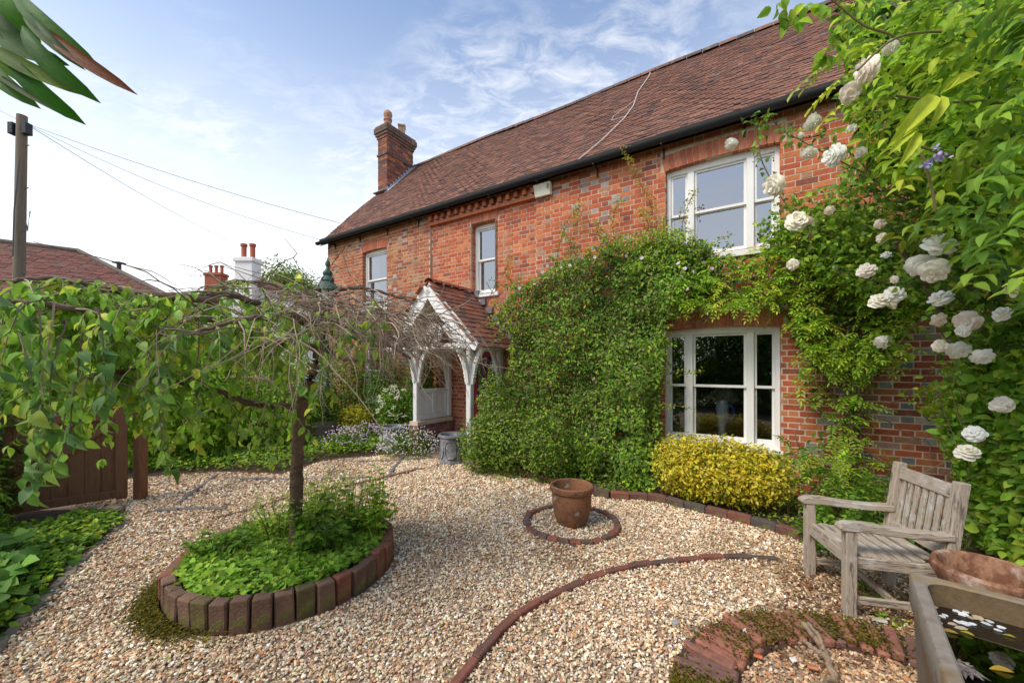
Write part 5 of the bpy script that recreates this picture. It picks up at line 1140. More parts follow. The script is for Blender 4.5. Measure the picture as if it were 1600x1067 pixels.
# ------------------------------------------------------------------ CLIMBER ON THE WALL
cl_poly = [(740,665),(758,620),(790,590),(800,560),(802,520),(776,505),(790,478),(806,452),(836,436),(872,412),(920,402),(960,385),(1000,392),(1035,372),(1080,385),(1110,400),(1120,440),(1085,478),(1040,500),(1036,560),(1028,640),(1035,700),(1045,745),(1020,768),(960,762),(900,752),(850,748),(800,738),(760,730),(722,716),(728,680)]
def coff(x, y):
    b = np.clip((y-400)/340, 0, 1); ed = np.clip((x-722)/60, 0, 1); return .28+.62*b**1.1*np.clip((1060-x)/60,.35,1)
climber = thing('climbing_rose', tuple(U*-2.6+NN*(DF-.15)), 'dense leafy climber with tiny pink roses covering the wall between porch and window', 'climbing plant')
fb = FB()
CLM = [(.10,.215,.032),(.14,.28,.042),(.065,.14,.022),(.25,.36,.065),(.31,.30,.13)]
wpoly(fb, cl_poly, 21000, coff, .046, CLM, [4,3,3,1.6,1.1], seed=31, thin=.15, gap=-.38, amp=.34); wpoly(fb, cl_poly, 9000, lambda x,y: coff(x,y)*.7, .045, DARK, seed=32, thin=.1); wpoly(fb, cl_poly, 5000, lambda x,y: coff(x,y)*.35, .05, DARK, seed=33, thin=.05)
for (x_, y_, d_, rr_, zc_) in ((752,700,5.75,.34,.42),(770,650,5.9,.26,.75),(800,690,5.6,.36,.5),(850,700,5.3,.36,.5)): lump(fb, (*at(x_,y_,d_).xy, zc_), (rr_,rr_*.9,zc_), 2600, .045, CLM, seed=int(x_), shell=.5, bump=.22)
low = [(722,690),(800,680),(920,690),(1030,700),(1040,750),(1020,768),(900,756),(800,742),(722,722)]
wpoly(fb, low, 4000, lambda x,y: .98+0*x, .042, GREEN+LIME, seed=34, thin=.09, gap=-.1)
top_ = [(822,446),(880,402),(960,370),(1040,350),(1110,380),(1100,420),(960,420),(830,440)]
wpoly(fb, top_, 2600, lambda x,y: .38+0*x, .038, CLM+LIME, seed=35, thin=.12, gap=-.1)
# shoots climbing the brickwork
sh = MB()
for path in (((1045,420),(1030,360),(1008,300),(985,255),(975,232)),((1062,400),(1068,340),(1085,300)),((870,400),(885,350),(905,320),(900,345)),((960,380),(958,340),(970,310)),((1020,380),(1010,340),(1000,330)),((800,440),(790,425),(800,400)),((900,400),(890,375),(880,365)),((930,395),(945,370),(930,350))):
    P = bez([Fd(x,y,.12+.03*i) for i,(x,y) in enumerate(path)], 6); sh.tube(P, [.006*(1-.7*i/len(P)) for i in range(len(P))], 5, (.22,.08,.05), False)
    Q = np.array([p[:] for p in P for _ in range(9)])+rng.normal(0,.035,(len(P)*9,3)); n = len(Q); fb.add(Q, randdir(n), np.array([-.5,-.8,.4])+rng.normal(0,.5,(n,3)), .042, .025, pal(n,[(.35,.36,.05),(.25,.33,.05),(.40,.25,.06)]), T_SMALL)
for k in range(260):
    i = random.randrange(len(cl_poly)); q0, q1 = cl_poly[i], cl_poly[(i+1)%len(cl_poly)]; f = random.random(); x, y = q0[0]+(q1[0]-q0[0])*f, q0[1]+(q1[1]-q0[1])*f
    if y > 640: continue
    off = float(coff(np.array([x]),np.array([y]))[0])*random.uniform(.5,1.15); p = Fd(x,y,max(off,.12)); d = Vector((random.gauss(0,.7),-.35,random.uniform(-.3,.9))); L = random.uniform(.12,.48)
    P = bez([p, p+d*L*.5, p+d*L-Vector((0,0,L*.25))],5); sh.tube(P, .003, 4, (.2,.14,.05), False); Q = np.array([v[:] for v in P for _ in range(2)])+rng.normal(0,.018,(len(P)*2,3)); n = len(Q)
    fb.add(Q, randdir(n), np.array([-.5,-.8,.4])+rng.normal(0,.5,(n,3)), .042, .026, pal(n,CLM+LIME), T_SMALL)
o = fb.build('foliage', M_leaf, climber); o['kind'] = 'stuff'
for k in range(14):
    x = random.uniform(760,1020); b0 = Fd(x, 740, .5); sh.tube(bez([z_(b0,0), Fd(x+random.uniform(-20,20),640,.35), Fd(x+random.uniform(-40,40),540,.2), Fd(x+random.uniform(-50,50),440,.15)],6), .008, 5, (.16,.11,.07), False)
sh.build('stem', M_twig, climber)
# small pink/white roses on it
def domerose(name):
    fb = FB()
    for k, (n, ph, L, Wd, lift) in enumerate(((8,62,.40,.46,-.05),(8,48,.36,.42,.10),(7,34,.32,.36,.22),(6,20,.27,.30,.35),(4,8,.22,.24,.5),(3,0,.15,.18,.8))):
        a = np.arange(n)*6.283/n+k*.5+rng.normal(0,.15,n); p = np.radians(ph+rng.normal(0,4,n)); ca, sa = np.cos(a), np.sin(a)
        rad = np.stack([np.sin(p)*ca,np.sin(p)*sa,np.cos(p)*.75],1); tan_ = np.stack([np.cos(p)*ca,np.cos(p)*sa,-np.sin(p)],1)
        fb.add(rad*.30, tan_+rad*(lift+rng.normal(0,.10,n))[:,None], rad, L*(1+rng.normal(0,.08,n)), Wd, (1,1,1), T_CUP)
    o = fb.build(name, M_petal, smooth=True); me = o.data; bpy.data.objects.remove(o); return me
def rosemesh(name, petals=((5,.5,.95,.15),(5,.42,.75,.5),(5,.34,.5,.85),(4,.22,.3,1.1)), tm=T_PETAL):
    fb = FB(); q = 0
    for (n, L, Wd, el) in petals:
        a = np.arange(n)*6.283/n+q+rng.normal(0,.12,n); q += .6; e = el+rng.normal(0,.1,n); D = np.stack([np.cos(a)*np.cos(e),np.sin(a)*np.cos(e),np.sin(e)],1); Nm = np.stack([-np.cos(a)*np.sin(e),-np.sin(a)*np.sin(e),np.cos(e)],1)
        fb.add(np.stack([np.cos(a)*.05,np.sin(a)*.05,np.full(n,.02)],1), D, Nm, L, L*1.0*Wd/L*.72, (1,1,1), tm)
    o = fb.build(name, M_petal, smooth=True); me = o.data; bpy.data.objects.remove(o); return me
T_CUP = (np.array([(x*w,t,z-.25*(x*w)**2*2+.10*t*t) for (t,w,z) in ((0,.25,0),(.3,.85,-.10),(.62,1.0,-.06),(.88,.8,.06),(1,.4,.12)) for x in (-.5,-.25,0,.25,.5)]), [(i*5+j,i*5+j+1,i*5+j+6,i*5+j+5) for i in range(4) for j in range(4)])
RM = [domerose('bloom') for _ in range(6)]
SMB = rosemesh('small_bloom', ((5,.5,.7,.2),(5,.35,.5,.7)))
def bloom(parent, p, size, col, me=None, face=None):
    f = Vector(face) if face else (Vector((0,-.2,HC))-p).normalized()*.8+Vector(randdir(1)[0])*.75+Vector((0,0,.25))
    q = f.to_track_quat('Z','Y').to_matrix().to_4x4(); return inst('bloom', me or random.choice(RM), parent, XF[parent].inverted() @ Matrix.Translation(p) @ q @ Matrix.Rotation(random.uniform(0,6.28),4,'Z') @ Matrix.Scale(size,4), col)
for (x, y) in ((905,402),(930,402),(943,367),(978,400),(1003,403),(876,418),(835,445),(848,425),(780,470),(787,460),(812,450),(778,505),(1060,412),(1070,420),(1082,425),(1064,432),(1112,420),(1075,452),(1100,410),(1025,395),(855,415),(890,415)):
    bloom(climber, Fd(x, y, .50), .05, random.choice([(.85,.78,.76),(.85,.62,.68),(.85,.82,.78)]), SMB)
# ------------------------------------------------------------------ WISTERIA
wis = thing('wisteria', tuple(Fd(1330,760,.15).xy.to_3d()), 'wisteria with twisted stems and pale green leaflets framing the big lower window', 'climbing plant')
wisband = [(1060,440),(1110,395),(1180,400),(1210,370),(1245,335),(1290,320),(1350,320),(1450,360),(1500,420),(1480,480),(1420,500),(1390,570),(1330,590),(1270,570),(1240,520),(1225,490),(1160,480),(1130,480),(1060,475)]
fb = FB()
def wsamp(poly, n, off, thin=.12, seed=1, gap=-9):
    x, y = samp(poly, n); P = wall_np(x, y, np.full(n, off)); nz = vnoise(P, 4, seed); k = nz > gap; x, y, nz = x[k], y[k], nz[k]; return wall_np(x, y, np.maximum(off*(1+.3*nz)-np.abs(rng.normal(0,thin,len(x))),.05))
def wdirs(n): return np.array([-.35,-.6,-.25])+rng.normal(0,.75,(n,3))*np.array([1,.7,.5])
WL = [(.20,.37,.045),(.27,.44,.06),(.15,.30,.04),(.36,.48,.08)]
P = wsamp(wisband, 900, .38, seed=41, gap=-.45); pinnate(fb, P, wdirs(len(P)), WL, length=.20, n=5, L=.058)
wpoly(fb, wisband, 4200, lambda x,y: .25+0*x, .05, GREEN+DARK, seed=42, thin=.08, gap=-.6)
col_ = [(1245,555),(1300,545),(1400,555),(1380,600),(1345,640),(1350,700),(1330,760),(1270,755),(1262,700),(1280,650),(1250,620)]
P = wsamp(col_, 240, .34, seed=43, gap=-.15); pinnate(fb, P, wdirs(len(P)), WL, length=.22, n=6, L=.06)
wpoly(fb, col_, 350, lambda x,y: .18+0*x, .05, GREEN+DARK, seed=44, thin=.06, gap=.0)
fol = [(1180,720),(1240,700),(1340,720),(1400,730),(1390,790),(1260,800),(1190,770)]
P = wsamp(fol, 190, .75, .25, seed=45); pinnate(fb, P, wdirs(len(P))+np.array([0,0,.5]), [(.09,.20,.03),(.13,.27,.04),(.22,.36,.05)], length=.22, n=6, L=.055)
for path in (((1140,480),(1180,455),(1240,450)),((1060,465),(1110,470),(1170,480)),((1240,480),(1280,500),(1310,560)),((1170,395),(1230,400),(1300,420))):
    for k in range(26):
        a = random.random()*(len(path)-1); i = int(a); p = Fd(path[i][0]+(path[i+1][0]-path[i][0])*(a-i), path[i][1]+(path[i+1][1]-path[i][1])*(a-i)+random.uniform(-8,8), .35)
        pinnate(fb, np.array([p[:]]), wdirs(1), WL, length=.2, n=5, L=.055)
o = fb.build('foliage', M_leaf, wis); o['kind'] = 'stuff'
for path, r in ((((1322,775),(1318,740),(1322,700),(1316,660),(1322,620),(1318,560),(1330,500)),.022),(((1335,770),(1330,720),(1338,680),(1326,640),(1340,600),(1330,550),(1300,500)),.018),(((1300,770),(1305,735),(1290,720),(1288,700),(1300,680),(1320,650)),.016),(((1345,770),(1352,730),(1345,680),(1352,620),(1370,560)),.012),(((1310,770),(1325,735),(1330,690),(1312,640),(1290,590),(1280,540)),.013),
    (((1440,740),(1400,735),(1370,715),(1345,700)),.016),(((1060,470),(1120,466),(1180,462),(1240,460),(1300,470)),.010),(((1055,510),(1100,500),(1150,478),(1200,462)),.008),(((1330,650),(1380,655),(1420,680),(1450,690),(1452,720)),.008),(((1345,640),(1420,620),(1460,575)),.007),(((1250,700),(1243,680),(1252,660),(1280,640)),.006),(((1435,610),(1450,640),(1475,660)),.006),(((1440,690),(1470,660),(1500,625)),.007),
    (((1328,765),(1327,700),(1334,640),(1322,580)),.012),(((1290,770),(1330,745),(1360,760),(1400,775)),.012)):
    tubeobj('stem', [Fd(x,y,.12+.05*math.sin(i*1.7)) for i,(x,y) in enumerate(path)], r, r*.6, M_vine, wis, 7, .004, 5)
# ------------------------------------------------------------------ WHITE CLIMBING ROSE AND FOREGROUND LEAVES ON THE RIGHT
rose = thing('white_rose', (3.6,2.9,0), 'rambling white rose with big double blooms sprawling over the right side', 'climbing rose')
def depth_band(poly, n, dfun, thick, L, cols, fb, w=None, ratio=.6, tm=T_BIG, drop=.4, seed=1, gap=-9, face=(0,-.6,.5)):
    x, y = samp(poly, n); d = dfun(x, y); P = at_np(x, y, d); nz = vnoise(P, 3.0, seed)*.6+vnoise(P, 8, seed+3)*.4; k = nz > gap; x, y, d, nz = x[k], y[k], d[k], nz[k]; n = len(x)
    d = d-.22*thick*nz+np.abs(rng.normal(0,.5,n))*thick; P = at_np(x, y, d)
    Nm = unit(np.array(face)+randdir(n)*.65); ax_ = unit(randdir(n)-np.array([0,0,drop])); ax_ = unit(ax_-Nm*(ax_*Nm).sum(1,keepdims=True)*.8); ln = L*(1+rng.normal(0,.25,n).clip(-.5,.7))
    fb.add(P, ax_, Nm, ln, ln*ratio, pal(n, cols, w), tm); return P
fb = FB()
rmid = [(1180,350),(1240,300),(1300,290),(1330,240),(1400,300),(1470,340),(1560,400),(1600,450),(1600,560),(1540,560),(1480,520),(1440,470),(1370,470),(1290,440),(1220,400)]
depth_band(rmid, 3400, lambda x,y: 4.6-(x-1180)/420*2.1, .5, .062, GREEN+[(.20,.36,.05),(.12,.25,.08),(.26,.42,.06)], fb, seed=51, gap=-.5, ratio=.68)
rlow = [(1465,640),(1500,560),(1560,500),(1600,480),(1640,480),(1640,900),(1580,870),(1530,850),(1500,790),(1495,740),(1470,690)]
depth_band(rlow, 8200, lambda x,y: 3.3-(x-1465)/140*.8, .6, .065, [(.17,.34,.06),(.23,.42,.075),(.12,.26,.045),(.32,.46,.08)], fb, seed=52, gap=-.8, ratio=.66)
rgap = [(1400,500),(1470,520),(1470,560),(1400,560),(1385,540)]
depth_band(rgap, 160, lambda x,y: 3.5+0*x, .3, .06, GREEN, fb, seed=53, gap=0)
edge_ = [(1400,610),(1470,560),(1530,600),(1520,650),(1440,650)]
depth_band(edge_, 200, lambda x,y: 3.3+0*x, .3, .06, LIME, fb, seed=54, gap=-.1)
near_leaf_P = None
spr = MB()
for path, d in ((((1330,330),(1290,335),(1260,360),(1215,300)),3.6),(((1450,310),(1350,270),(1270,230),(1225,205)),3.0),(((1480,330),(1390,300),(1330,240),(1290,230)),2.9),(((1420,430),(1370,440),(1300,420)),3.2),(((1290,210),(1240,215),(1200,185),(1170,190)),3.3),(((1540,520),(1500,470),(1440,440),(1400,470)),2.7),(((1560,600),(1500,560),(1450,500),(1400,540)),2.9),(((1580,700),(1530,680),(1480,690)),2.7),(((1215,300),(1190,250),(1185,210),(1200,180)),3.3),(((1600,480),(1500,440),(1470,400)),2.4),(((1600,760),(1540,740),(1490,760)),2.8)):
    P = bez([at(x,y,d+.05*i) for i,(x,y) in enumerate(path)], 6); spr.tube(P, [.006*(1-.5*i/len(P)) for i in range(len(P))], 5, (.14,.10,.05), False)
    Q = np.array([p[:] for p in P for _ in range(2)])+rng.normal(0,.03,(len(P)*2,3)); n = len(Q); ax_ = randdir(n)-np.array([0,0,.3]); fb.add(Q, ax_, np.array([0,-.5,.6])+rng.normal(0,.5,(n,3)), .058, .036, pal(n, GREEN+[(.3,.33,.06),(.13,.28,.08)]), T_BIG)
for k in range(60):
    x, y = random.uniform(1480,1640), random.uniform(560,860); p = at(x,y,3.0); spr.tube([p, p+Vector((random.gauss(0,.12),random.gauss(0,.1),random.gauss(0,.2)))], .004, 4, (.18,.13,.07), False)
spr.tube(bez([Vector((3.9,3.4,0)),Vector((3.9,3.4,.6)),Vector((4.0,3.35,1.3)),Vector((3.6,3.2,2.0)),Vector((3.1,3.1,2.6))],6), .018, 8, (.16,.11,.07)); spr.tube(bez([Vector((4.1,3.2,0)),Vector((4.1,3.2,.9)),Vector((4.0,2.9,1.7)),Vector((3.4,2.5,2.4))],6), .018, 8, (.16,.11,.07))
spr.build('stem', M_twig, rose)
o = fb.build('foliage', M_leaf, rose, smooth=True); o['kind'] = 'stuff'
RW = [(.97,.95,.85),(.97,.92,.78),(.97,.89,.78),(.97,.96,.90)]
blooms = [(1208,290,3.4,.135),(1270,192,3.2,.125),(1302,243,2.9,.13),(1264,240,3.0,.10),(1142,226,3.7,.11),(1251,212,3.1,.05),(1245,345,3.4,.12),(1262,345,3.4,.07),(1468,381,2.5,.13),(1440,415,2.6,.13),(1458,424,2.5,.11),(1354,422,3.2,.11),(1398,459,3.0,.10),(1374,470,3.0,.10),(1395,477,3.0,.06),(1238,414,3.5,.09),(1470,465,2.8,.12),(1468,500,2.8,.08),(1510,502,2.7,.10),(1504,518,2.7,.07),(1470,540,2.8,.08),(1500,548,2.8,.10),(1536,558,2.6,.10),(1380,535,3.3,.10),(1590,452,2.3,.11),(1566,632,2.7,.10),(1521,677,2.8,.10),(1512,706,2.8,.13),(1376,350,3.2,.07),(1378,372,3.2,.06),(1385,398,3.1,.06),(1353,110,2.3,.10),(1329,145,2.4,.09),(1565,490,2.5,.07),(1296,330,3.3,.07),(1392,75,2.2,.06),(1345,240,2.7,.06),(1397,437,3.0,.05),(1330,200,2.6,.05)]
for (x, y, d, s) in blooms: bloom(rose, at(x,y,d-.15), s*random.uniform(.95,1.3), random.choice(RW))
# near wisteria mass, upper right: a shrub of its own hanging over the view
nw = thing('overhanging_wisteria', (3.3,1.6,0), 'mass of large bright wisteria leaves hanging close over the upper right corner', 'climbing plant')
fb = FB()
nt_ = [(1310,0),(1640,0),(1640,520),(1560,440),(1480,360),(1420,310),(1360,260),(1335,200),(1310,150),(1330,100),(1300,60)]
WN = [(.20,.37,.04),(.27,.43,.05),(.14,.28,.035),(.36,.48,.07),(.09,.19,.03)]
dn = lambda x,y: 2.75-(x-1300)/300*1.05
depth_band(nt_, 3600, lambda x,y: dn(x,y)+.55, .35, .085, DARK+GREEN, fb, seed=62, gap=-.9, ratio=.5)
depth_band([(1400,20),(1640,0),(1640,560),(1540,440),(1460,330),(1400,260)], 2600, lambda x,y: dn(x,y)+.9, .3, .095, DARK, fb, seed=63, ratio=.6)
depth_band(nt_, 1700, lambda x,y: dn(x,y)+.15, .3, .075, WN, fb, seed=64, gap=-.5, ratio=.45)
x, y = samp([(1320,20),(1640,0),(1640,480),(1540,400),(1440,310),(1380,260),(1350,150)], 150); P = at_np(x, y, dn(x,y)); D = np.array([-.55,-.25,-.30])+rng.normal(0,.5,(len(P),3)); 
Cn = pal(len(P), WN, [3,3,2,1.2,1.5]); 
cand = []
for i in range(len(P)):
    d = unit(D[i:i+1])[0]; side = unit(np.cross(d, np.array([0,0,1.0])+rng.normal(0,.3,3))[None])[0]; up = np.cross(side, d); ln = .26
    spr2 = None
    for j in range(4):
        t_ = (j+.8)/4.5; B = P[i]+d*ln*t_-np.array([0,0,.08*t_*t_])
        for s in (-1,1): cand.append((B, side*s+d*.5+rng.normal(0,.15,3)-np.array([0,0,.3]), up+rng.normal(0,.25,3), .085*random.uniform(.8,1.1), Cn[i]*(1+rng.normal(0,.08))))
    cand.append((P[i]+d*ln, d-np.array([0,0,.5]), up, .09, Cn[i]))
WLM = [leafmesh('leaflet', curl=c, Wd=w) for c, w in ((0,.40),(.12,.36),(-.06,.44))]
cand.sort(key=lambda q: np.linalg.norm(q[0]-np.array([0,0,HC])) if q[0][0]/q[0][1] < 1.34 and q[0][2] < HC+q[0][1]*.96 else 99)
for i, (B, a, u, L, c) in enumerate(cand):
    if i < 280: inst('leaf', random.choice(WLM), nw, XF[nw].inverted() @ basis(Vector(B), a, u, L), tuple(np.clip(c,0,1)))
    else: fb.add([B],[a],[u],L,L*.4,[c],T_BIG)
# silhouetted sprays at the top edge
for (x, y, d) in ((1225,20,2.3),(1240,35,2.3),(1215,5,2.3),(1262,10,2.3),(1285,20,2.3),(1300,55,2.35),(1310,70,2.4),(1295,85,2.4),(1290,90,2.4)):
    q = at(x,y,d); n = 5; fb.add(np.array([q[:]]*n)+rng.normal(0,.02,(n,3)), randdir(n)-np.array([0,0,.8]), np.array([0,-1,.3])+rng.normal(0,.4,(n,3)), .085, .05, pal(n,[(.16,.32,.04),(.26,.42,.05)]), T_BIG)
for (x, y) in ((1400,90),(1330,110),(1300,100),(1310,130),(1320,160),(1285,105)):
    P = np.array([at(x,y,2.4)[:]]); pinnate(fb, P, np.array([[-.8,-.1,-.5]]), [(.38,.46,.08)], length=.2, n=4, L=.07, ratio=.45)
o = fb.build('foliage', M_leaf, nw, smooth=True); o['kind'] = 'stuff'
b = MB()
for path, d in ((((1640,60),(1560,60),(1480,50),(1400,60),(1340,110)),2.0),(((1640,200),(1560,160),(1480,160),(1400,150)),1.9),(((1480,150),(1440,110),(1400,60),(1350,40),(1300,0),(1270,-20)),2.2),(((1640,330),(1560,280),(1500,250),(1440,230)),1.9),(((1440,240),(1455,290),(1462,330)),1.75)):
    b.tube(bez([at(x,y,d) for x,y in path],6), .006, 6, (.17,.15,.05), False)
for pts_ in ((Vector((3.3,1.6,0)),Vector((3.25,1.65,1.2)),Vector((3.1,1.7,2.3)),at(1640,60,2.0)),(Vector((3.4,1.7,0)),Vector((3.4,1.9,1.4)),at(1640,330,1.9)),(Vector((3.35,1.6,0)),Vector((3.3,1.8,1.5)),at(1640,200,1.9))): b.tube(bez(list(pts_),6), .018, 7, (.2,.14,.1))
b.build('stem', M_twig, nw)
fb = FB()      # pendant raceme with a few lilac flowers
for (x, y) in ((1466,232),(1470,240),(1475,246),(1462,246),(1454,255),(1445,257)):
    q = at(x,y,1.72); n = 7; fb.add(np.array([q[:]]*n)+rng.normal(0,.005,(n,3)), randdir(n), randdir(n), .018, .014, pal(n,[(.50,.42,.72),(.6,.52,.8)]), T_PETAL)
fb.build('flower_raceme', M_petal, nw)
fb = FB()
for (x0,y0,x1,y1) in ((1462,150,1400,215),(1468,148,1540,105),(1470,150,1460,195),(1440,185,1405,215),(1430,205,1412,255),(1425,200,1395,235),(1475,145,1500,120)):
    p, q = at(x0,y0,1.62), at(x1,y1,1.58); L = (q-p).length; fb.add([p[:]],[(q-p)[:]],[(0,-1,.5)],L,L*.24,[(.36,.48,.05)],T_BIG)
fb.build('young_leaves', M_leaf, nw, smooth=True)
# plants behind and beside the chair
for (s, d_, h, lb) in ((.62,4.55,.45,'fern-like green plant between the golden hedge and the chair'),(.95,4.7,.5,'leafy plant behind the left arm of the chair'),(.5,4.25,.25,'broad-leaved plant at the right foot of the golden hedge'),(1.25,4.45,.5,'leafy plant behind the slatted chair back')):
    c = U*s+NN*d_; herb('border_plant', (c.x,c.y,0), h, .22, 16, .085, [(.10,.24,.035),(.15,.31,.045),(.08,.18,.03)], lb, nl=8)
for k, (x, y, lb) in enumerate(((1340,720,'arching strap leaves rising behind the chair back post'),(1420,745,'strap leaves fanning up just beyond the chair top rail'))):
    c = Fd(x, 770, .7).xy.to_3d(); t = thing('daylily_plant', tuple(c), lb, 'plant')
    for q in range(16):
        fb = FB(); a = random.uniform(-1.2,1.2); fb.add([(c.x+random.uniform(-.08,.08),c.y+random.uniform(-.05,.05),0)],[(math.sin(a)*.8,-.2,1)],[(random.uniform(-.3,.3),-1,.2)],random.uniform(.4,.62),.025,pal(1,[(.12,.26,.05),(.17,.32,.06)]),T_BLADE); fb.build('leaf', M_leaf, t)
fb = FB(); x, y = samp([(1500,760),(1640,800),(1640,900),(1560,880)], 260); P = at_np(x,y,2.95+0*x); n = len(P)
# ------------------------------------------------------------------ OVERHEAD BRANCH TOP LEFT
tb = thing('overhanging_branch', (-3.2,.6,0), 'close cherry branch with drooping glossy leaves in the top left corner', 'tree')
b = MB(); b.tube(bez([Vector((-3.2,.6,0)),Vector((-3.1,.7,1.5)),Vector((-2.6,.9,2.6)),at(-120,-30,1.25),at(0,15,1.12),at(40,38,1.1)],8), [.05]*16+[.03]*8+[.012]*8+[.007]*9, 8); b.build('trunk', M_bark, tb, smooth=True)
b = MB(); b.tube([at(-40,20,1.1),at(0,60,1.1),at(20,90,1.1)],.004,6); b.tube([at(0,15,1.1),at(30,40,1.1),at(75,55,1.1)],.003,6); b.build('twig', M_vine, tb)
AL = leafmesh('leaf', Wd=.5, curl=.22, tm=T_ARCH); AL.materials.clear(); AL.materials.append(M_closeleaf)
for (x0,y0,x1,y1,w,c) in ((5,-15,35,42,.030,(.08,.27,.008)),(25,-10,102,52,.024,(.05,.20,.006)),(70,46,144,93,.018,(.25,.08,.02)),(35,40,98,120,.024,(.05,.20,.006)),(-15,45,58,70,.026,(.05,.17,.008)),(-20,70,80,110,.020,(.17,.28,.03)),(15,85,86,160,.024,(.04,.18,.004)),(-20,90,12,131,.022,(.06,.19,.008)),(-10,70,28,118,.018,(.14,.30,.015)),(40,15,75,58,.016,(.07,.15,.03)),(-15,10,40,70,.024,(.04,.11,.01)),(-5,118,30,130,.008,(.1,.15,.04))):
    p, q = at(x0,y0,1.08), at(x1,y1,1.02+random.uniform(-.05,.05)); L = (q-p).length; M = basis(p, q-p, Vector((random.uniform(-.2,.3),-1,.1)), L) @ Matrix.Diagonal((w*2.0/L/.5,1,1,1))
    inst('leaf', AL, tb, XF[tb].inverted() @ M, c)
# ------------------------------------------------------------------ HEDGE AND TREES BEHIND THE VIEWER (mirrored in the lower windows)
for k, (x, y, h, r, lb) in enumerate(((-6.5,-2.2,4.2,2.1,'garden tree behind the viewer on the far left'),(-2.6,-4.4,4.4,2.3,'garden tree behind the viewer left of centre'),(1.2,-4.6,4.3,2.2,'garden tree directly behind the viewer'),(4.8,-3.4,4.5,2.3,'garden tree behind the viewer on the right'),(-4.6,-4.6,4.6,2.3,'garden tree behind the viewer between two others on the left'),(-.6,-5.6,4.9,2.3,'garden tree farthest behind the viewer'),(8.0,-1.2,4.4,2.1,'garden tree behind the viewer on the far right'))):
    tree_bg((x,y), h, r, 5200, .16, DARK+GREEN, lb, 40+k, zlow=.05, nl=9)
shrub('garden_hedge', (-1.5,-3.2,.9), (5.5,.7,1.1), 7000, .12, DARK+GREEN, 'long dark hedge behind the viewer', 'hedge', seed=50)
# ------------------------------------------------------------------ GRAVEL
def gravel(name, P, sc, cols, label):
    n = len(P); me = bpy.data.meshes.new(name); me.vertices.add(n); me.vertices.foreach_set('co', P.astype(np.float32).ravel())
    a = me.attributes.new('pcol','FLOAT_COLOR','POINT'); a.data.foreach_set('color', np.concatenate([cols.clip(0,1),np.ones((n,1))],1).astype(np.float32).ravel())
    r = me.attributes.new('prot','FLOAT_VECTOR','POINT'); r.data.foreach_set('vector', np.stack([rng.normal(0,.45,n),rng.normal(0,.45,n),rng.uniform(0,6.28,n)],1).astype(np.float32).ravel())
    s = me.attributes.new('psc','FLOAT_VECTOR','POINT'); s.data.foreach_set('vector', (sc[:,None]*np.stack([rng.uniform(.8,1.4,n),rng.uniform(.65,1.0,n),rng.uniform(.35,.7,n)],1)).astype(np.float32).ravel())
    o = bpy.data.objects.new(name, me); COL.objects.link(o); tag(o, label, 'gravel', kind='stuff')
    ng = bpy.data.node_groups.new(name, 'GeometryNodeTree'); ng.interface.new_socket('Geometry', in_out='INPUT', socket_type='NodeSocketGeometry'); ng.interface.new_socket('Geometry', in_out='OUTPUT', socket_type='NodeSocketGeometry')
    q, l = ng.nodes, ng.links; gi = q.new('NodeGroupInput'); go = q.new('NodeGroupOutput'); ip = q.new('GeometryNodeInstanceOnPoints')
    ico = q.new('GeometryNodeMeshIcoSphere'); ico.inputs['Radius'].default_value = 1; ico.inputs['Subdivisions'].default_value = 2
    sp = q.new('GeometryNodeSetPosition'); nz = q.new('ShaderNodeTexNoise'); nz.inputs['Scale'].default_value = 1.1; nz.inputs['Detail'].default_value = 1
    vm = q.new('ShaderNodeVectorMath'); vm.operation = 'SUBTRACT'; vm.inputs[1].default_value = (.5,.5,.5); l.new(nz.outputs['Color'], vm.inputs[0])
    vs = q.new('ShaderNodeVectorMath'); vs.operation = 'SCALE'; vs.inputs['Scale'].default_value = 1.1; l.new(vm.outputs[0], vs.inputs[0]); l.new(ico.outputs['Mesh'], sp.inputs['Geometry']); l.new(vs.outputs[0], sp.inputs['Offset'])
    sm = q.new('GeometryNodeSetMaterial'); sm.inputs['Material'].default_value = M_peb; l.new(sp.outputs[0], sm.inputs['Geometry'])
    def na(nm, t): x = q.new('GeometryNodeInputNamedAttribute'); x.data_type = t; x.inputs['Name'].default_value = nm; return x
    rr, ss, cc_ = na('prot','FLOAT_VECTOR'), na('psc','FLOAT_VECTOR'), na('pcol','FLOAT_COLOR')
    e2r = q.new('FunctionNodeEulerToRotation'); l.new(rr.outputs['Attribute'], e2r.inputs[0])
    st = q.new('GeometryNodeStoreNamedAttribute'); st.data_type = 'FLOAT_COLOR'; st.domain = 'INSTANCE'; st.inputs['Name'].default_value = 'col'
    l.new(gi.outputs[0], ip.inputs['Points']); l.new(sm.outputs[0], ip.inputs['Instance']); l.new(e2r.outputs[0], ip.inputs['Rotation']); l.new(ss.outputs['Attribute'], ip.inputs['Scale'])
    l.new(ip.outputs[0], st.inputs['Geometry']); l.new(cc_.outputs['Attribute'], st.inputs['Value']); l.new(st.outputs[0], go.inputs[0])
    md = o.modifiers.new('scatter','NODES'); md.node_group = ng; return o
poly = [(-3.95,8.0),(-7.4,7.2),(-5.0,4.4),(-3.9,3.75),(-3.45,3.0),(-2.95,2.2),(-2.6,1.5),(2.3,1.5),(3.1,2.4),(3.1,3.0),(2.6,3.55),(1.9,4.1),(1.0,4.75),(.2,5.45),(-.35,6.15),(-.8,6.65),(-1.3,7.2),(-2.6,7.5)]
kl = [(k.x,k.y) for k in kerb]; 
poly = [(G(690,700).x,G(690,700).y)]+[(G(*p).x,G(*p).y) for p in back_px[::-1]]+[(-5.0,4.4),(-3.9,3.75),(-3.45,3.0),(-2.9,2.2),(-2.6,1.5),(2.4,1.5),(3.2,2.3),(3.25,2.9)]+kl[::-1]
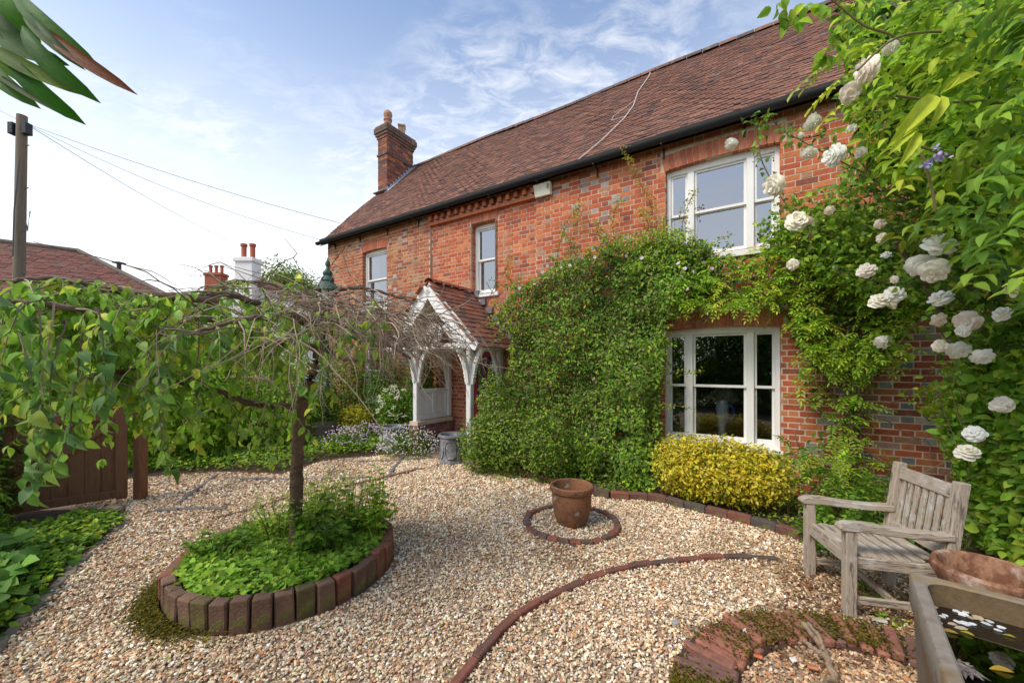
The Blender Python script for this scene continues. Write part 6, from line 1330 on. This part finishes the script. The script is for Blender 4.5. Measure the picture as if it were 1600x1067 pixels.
def gen(n, y0, y1):
    x, y = samp(poly, n); k = (y >= y0) & (y < y1); return x[k], y[k]
px_, py_, sz = [], [], []
for y0, y1, n, s0 in ((1.5,3.0,160000,.0078),(3.0,4.6,105000,.0088),(4.6,9,62000,.0115)):
    x, y = gen(n, y0, y1); k = (np.abs(x/np.maximum(y,.1)) < 1.55); x, y = x[k], y[k]; px_.append(x); py_.append(y); sz.append(np.full(len(x), s0))
x, y, sz = np.concatenate(px_), np.concatenate(py_), np.concatenate(sz)
k = (np.hypot(x-BC.x,y-BC.y) > .79) & ~((np.hypot(x-FC.x,y-FC.y) > .70) & (np.hypot(x-FC.x,y-FC.y) < 1.0)) & (np.hypot(x-.605,y-3.9) > .13)
x, y, sz = x[k], y[k], sz[k]; n = len(x); sz = sz*(1+rng.normal(0,.28,n).clip(-.5,1.0)); z = .004+rng.random(n)*.012+.006*vnoise(np.stack([x,y,0*x],1),5,3)
PCW = np.array([1.30,1.27,1.13])
PC_ = [(.56,.44,.31),(.70,.60,.47),(.44,.27,.16),(.36,.30,.25),(.80,.75,.67),(.50,.34,.22),(.26,.19,.14),(.52,.24,.13),(.60,.50,.40)]
P = np.stack([x,y,z],1); cols = 1.10*PCW*pal(n, PC_, [5,4,3,2,2,3,1.3,1.0,3], .13); dirt = np.clip(.95+.14*vnoise(P,2.0,8),.7,1.12); cols *= dirt[:,None]
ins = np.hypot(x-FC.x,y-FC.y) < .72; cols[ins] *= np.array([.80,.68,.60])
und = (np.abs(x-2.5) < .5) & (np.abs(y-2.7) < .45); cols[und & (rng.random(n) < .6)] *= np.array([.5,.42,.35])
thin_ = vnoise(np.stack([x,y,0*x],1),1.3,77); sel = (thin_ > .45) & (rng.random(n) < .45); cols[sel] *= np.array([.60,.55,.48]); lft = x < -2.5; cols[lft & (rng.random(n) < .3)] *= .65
print('pebbles', n)
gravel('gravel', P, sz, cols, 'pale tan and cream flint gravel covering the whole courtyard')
# shards and leaves scattered on gravel
for (x, y, c, s, lb) in ((1185,1037,(.55,.16,.07),.035,'broken orange tile shard beside the inner edge of the brick circle'),(1270,1055,(.50,.2,.1),.04,'flat orange tile shard inside the brick circle near the driftwood'),(1055,978,(.34,.33,.32),.035,'large grey flint lying in the gravel left of the brick circle'),(1375,975,(.5,.5,.46),.045,'pale flat stone shard on the bricks by the trough'),(666,838,(.5,.25,.17),.04,'pink tile fragment in the gravel left of the brick ring'),(1240,1043,(.7,.68,.64),.025,'white pebble lying inside the brick circle'),(1165,997,(.7,.7,.68),.022,'small white stone resting on the mossy bricks')):
    p = G(x,y); b = MB(); b.box((0,0,0),(s*1.2,s,s*.35), Matrix.Rotation(random.uniform(0,3),4,'Z') @ Matrix.Rotation(.25,4,'X'), col=c, jit=s*.12); o = b.build('stone_shard', M_twig, bevel=.003); o.location = (p.x,p.y,.045 if np.hypot(p.x-FC.x,p.y-FC.y)<1.0 else .025); tag(o, lb, 'stone')
fb = FB(); x, y = samp([(-2.6,2.0),(-4.2,3.4),(-5.5,5.8),(-4.2,7.0),(-3.5,6.0),(-2.8,3.5)], 700); n = len(x); P = np.stack([x,y,np.full(n,.022)],1); fb.add(P, randdir(n)*np.array([1,1,.2]), np.array([0,0,1])+rng.normal(0,.4,(n,3)), .035, .02, pal(n,[(.22,.09,.05),(.3,.16,.08),(.14,.07,.05)]), T_SMALL)
x, y = samp([(p.x,p.y) for p in (G(1230,880),G(1330,900),G(1480,960),G(1480,1040),G(1330,1067),G(1200,1040))], 500); n = len(x); P = np.stack([x,y,np.full(n,.03)],1); fb.add(P, randdir(n)*np.array([1,1,.2]), np.array([0,0,1])+rng.normal(0,.4,(n,3)), .03, .018, pal(n,[(.28,.13,.06),(.4,.28,.15),(.16,.08,.05)]), T_SMALL)
tag(fb.build('leaf_litter', M_leaf), 'brown dead leaves scattered over the gravel at its edges', 'leaf litter', kind='stuff')
tris = sum(len(o.data.polygons) for o in bpy.data.objects if o.type == 'MESH'); print('objects', len(bpy.data.objects), 'faces', tris)
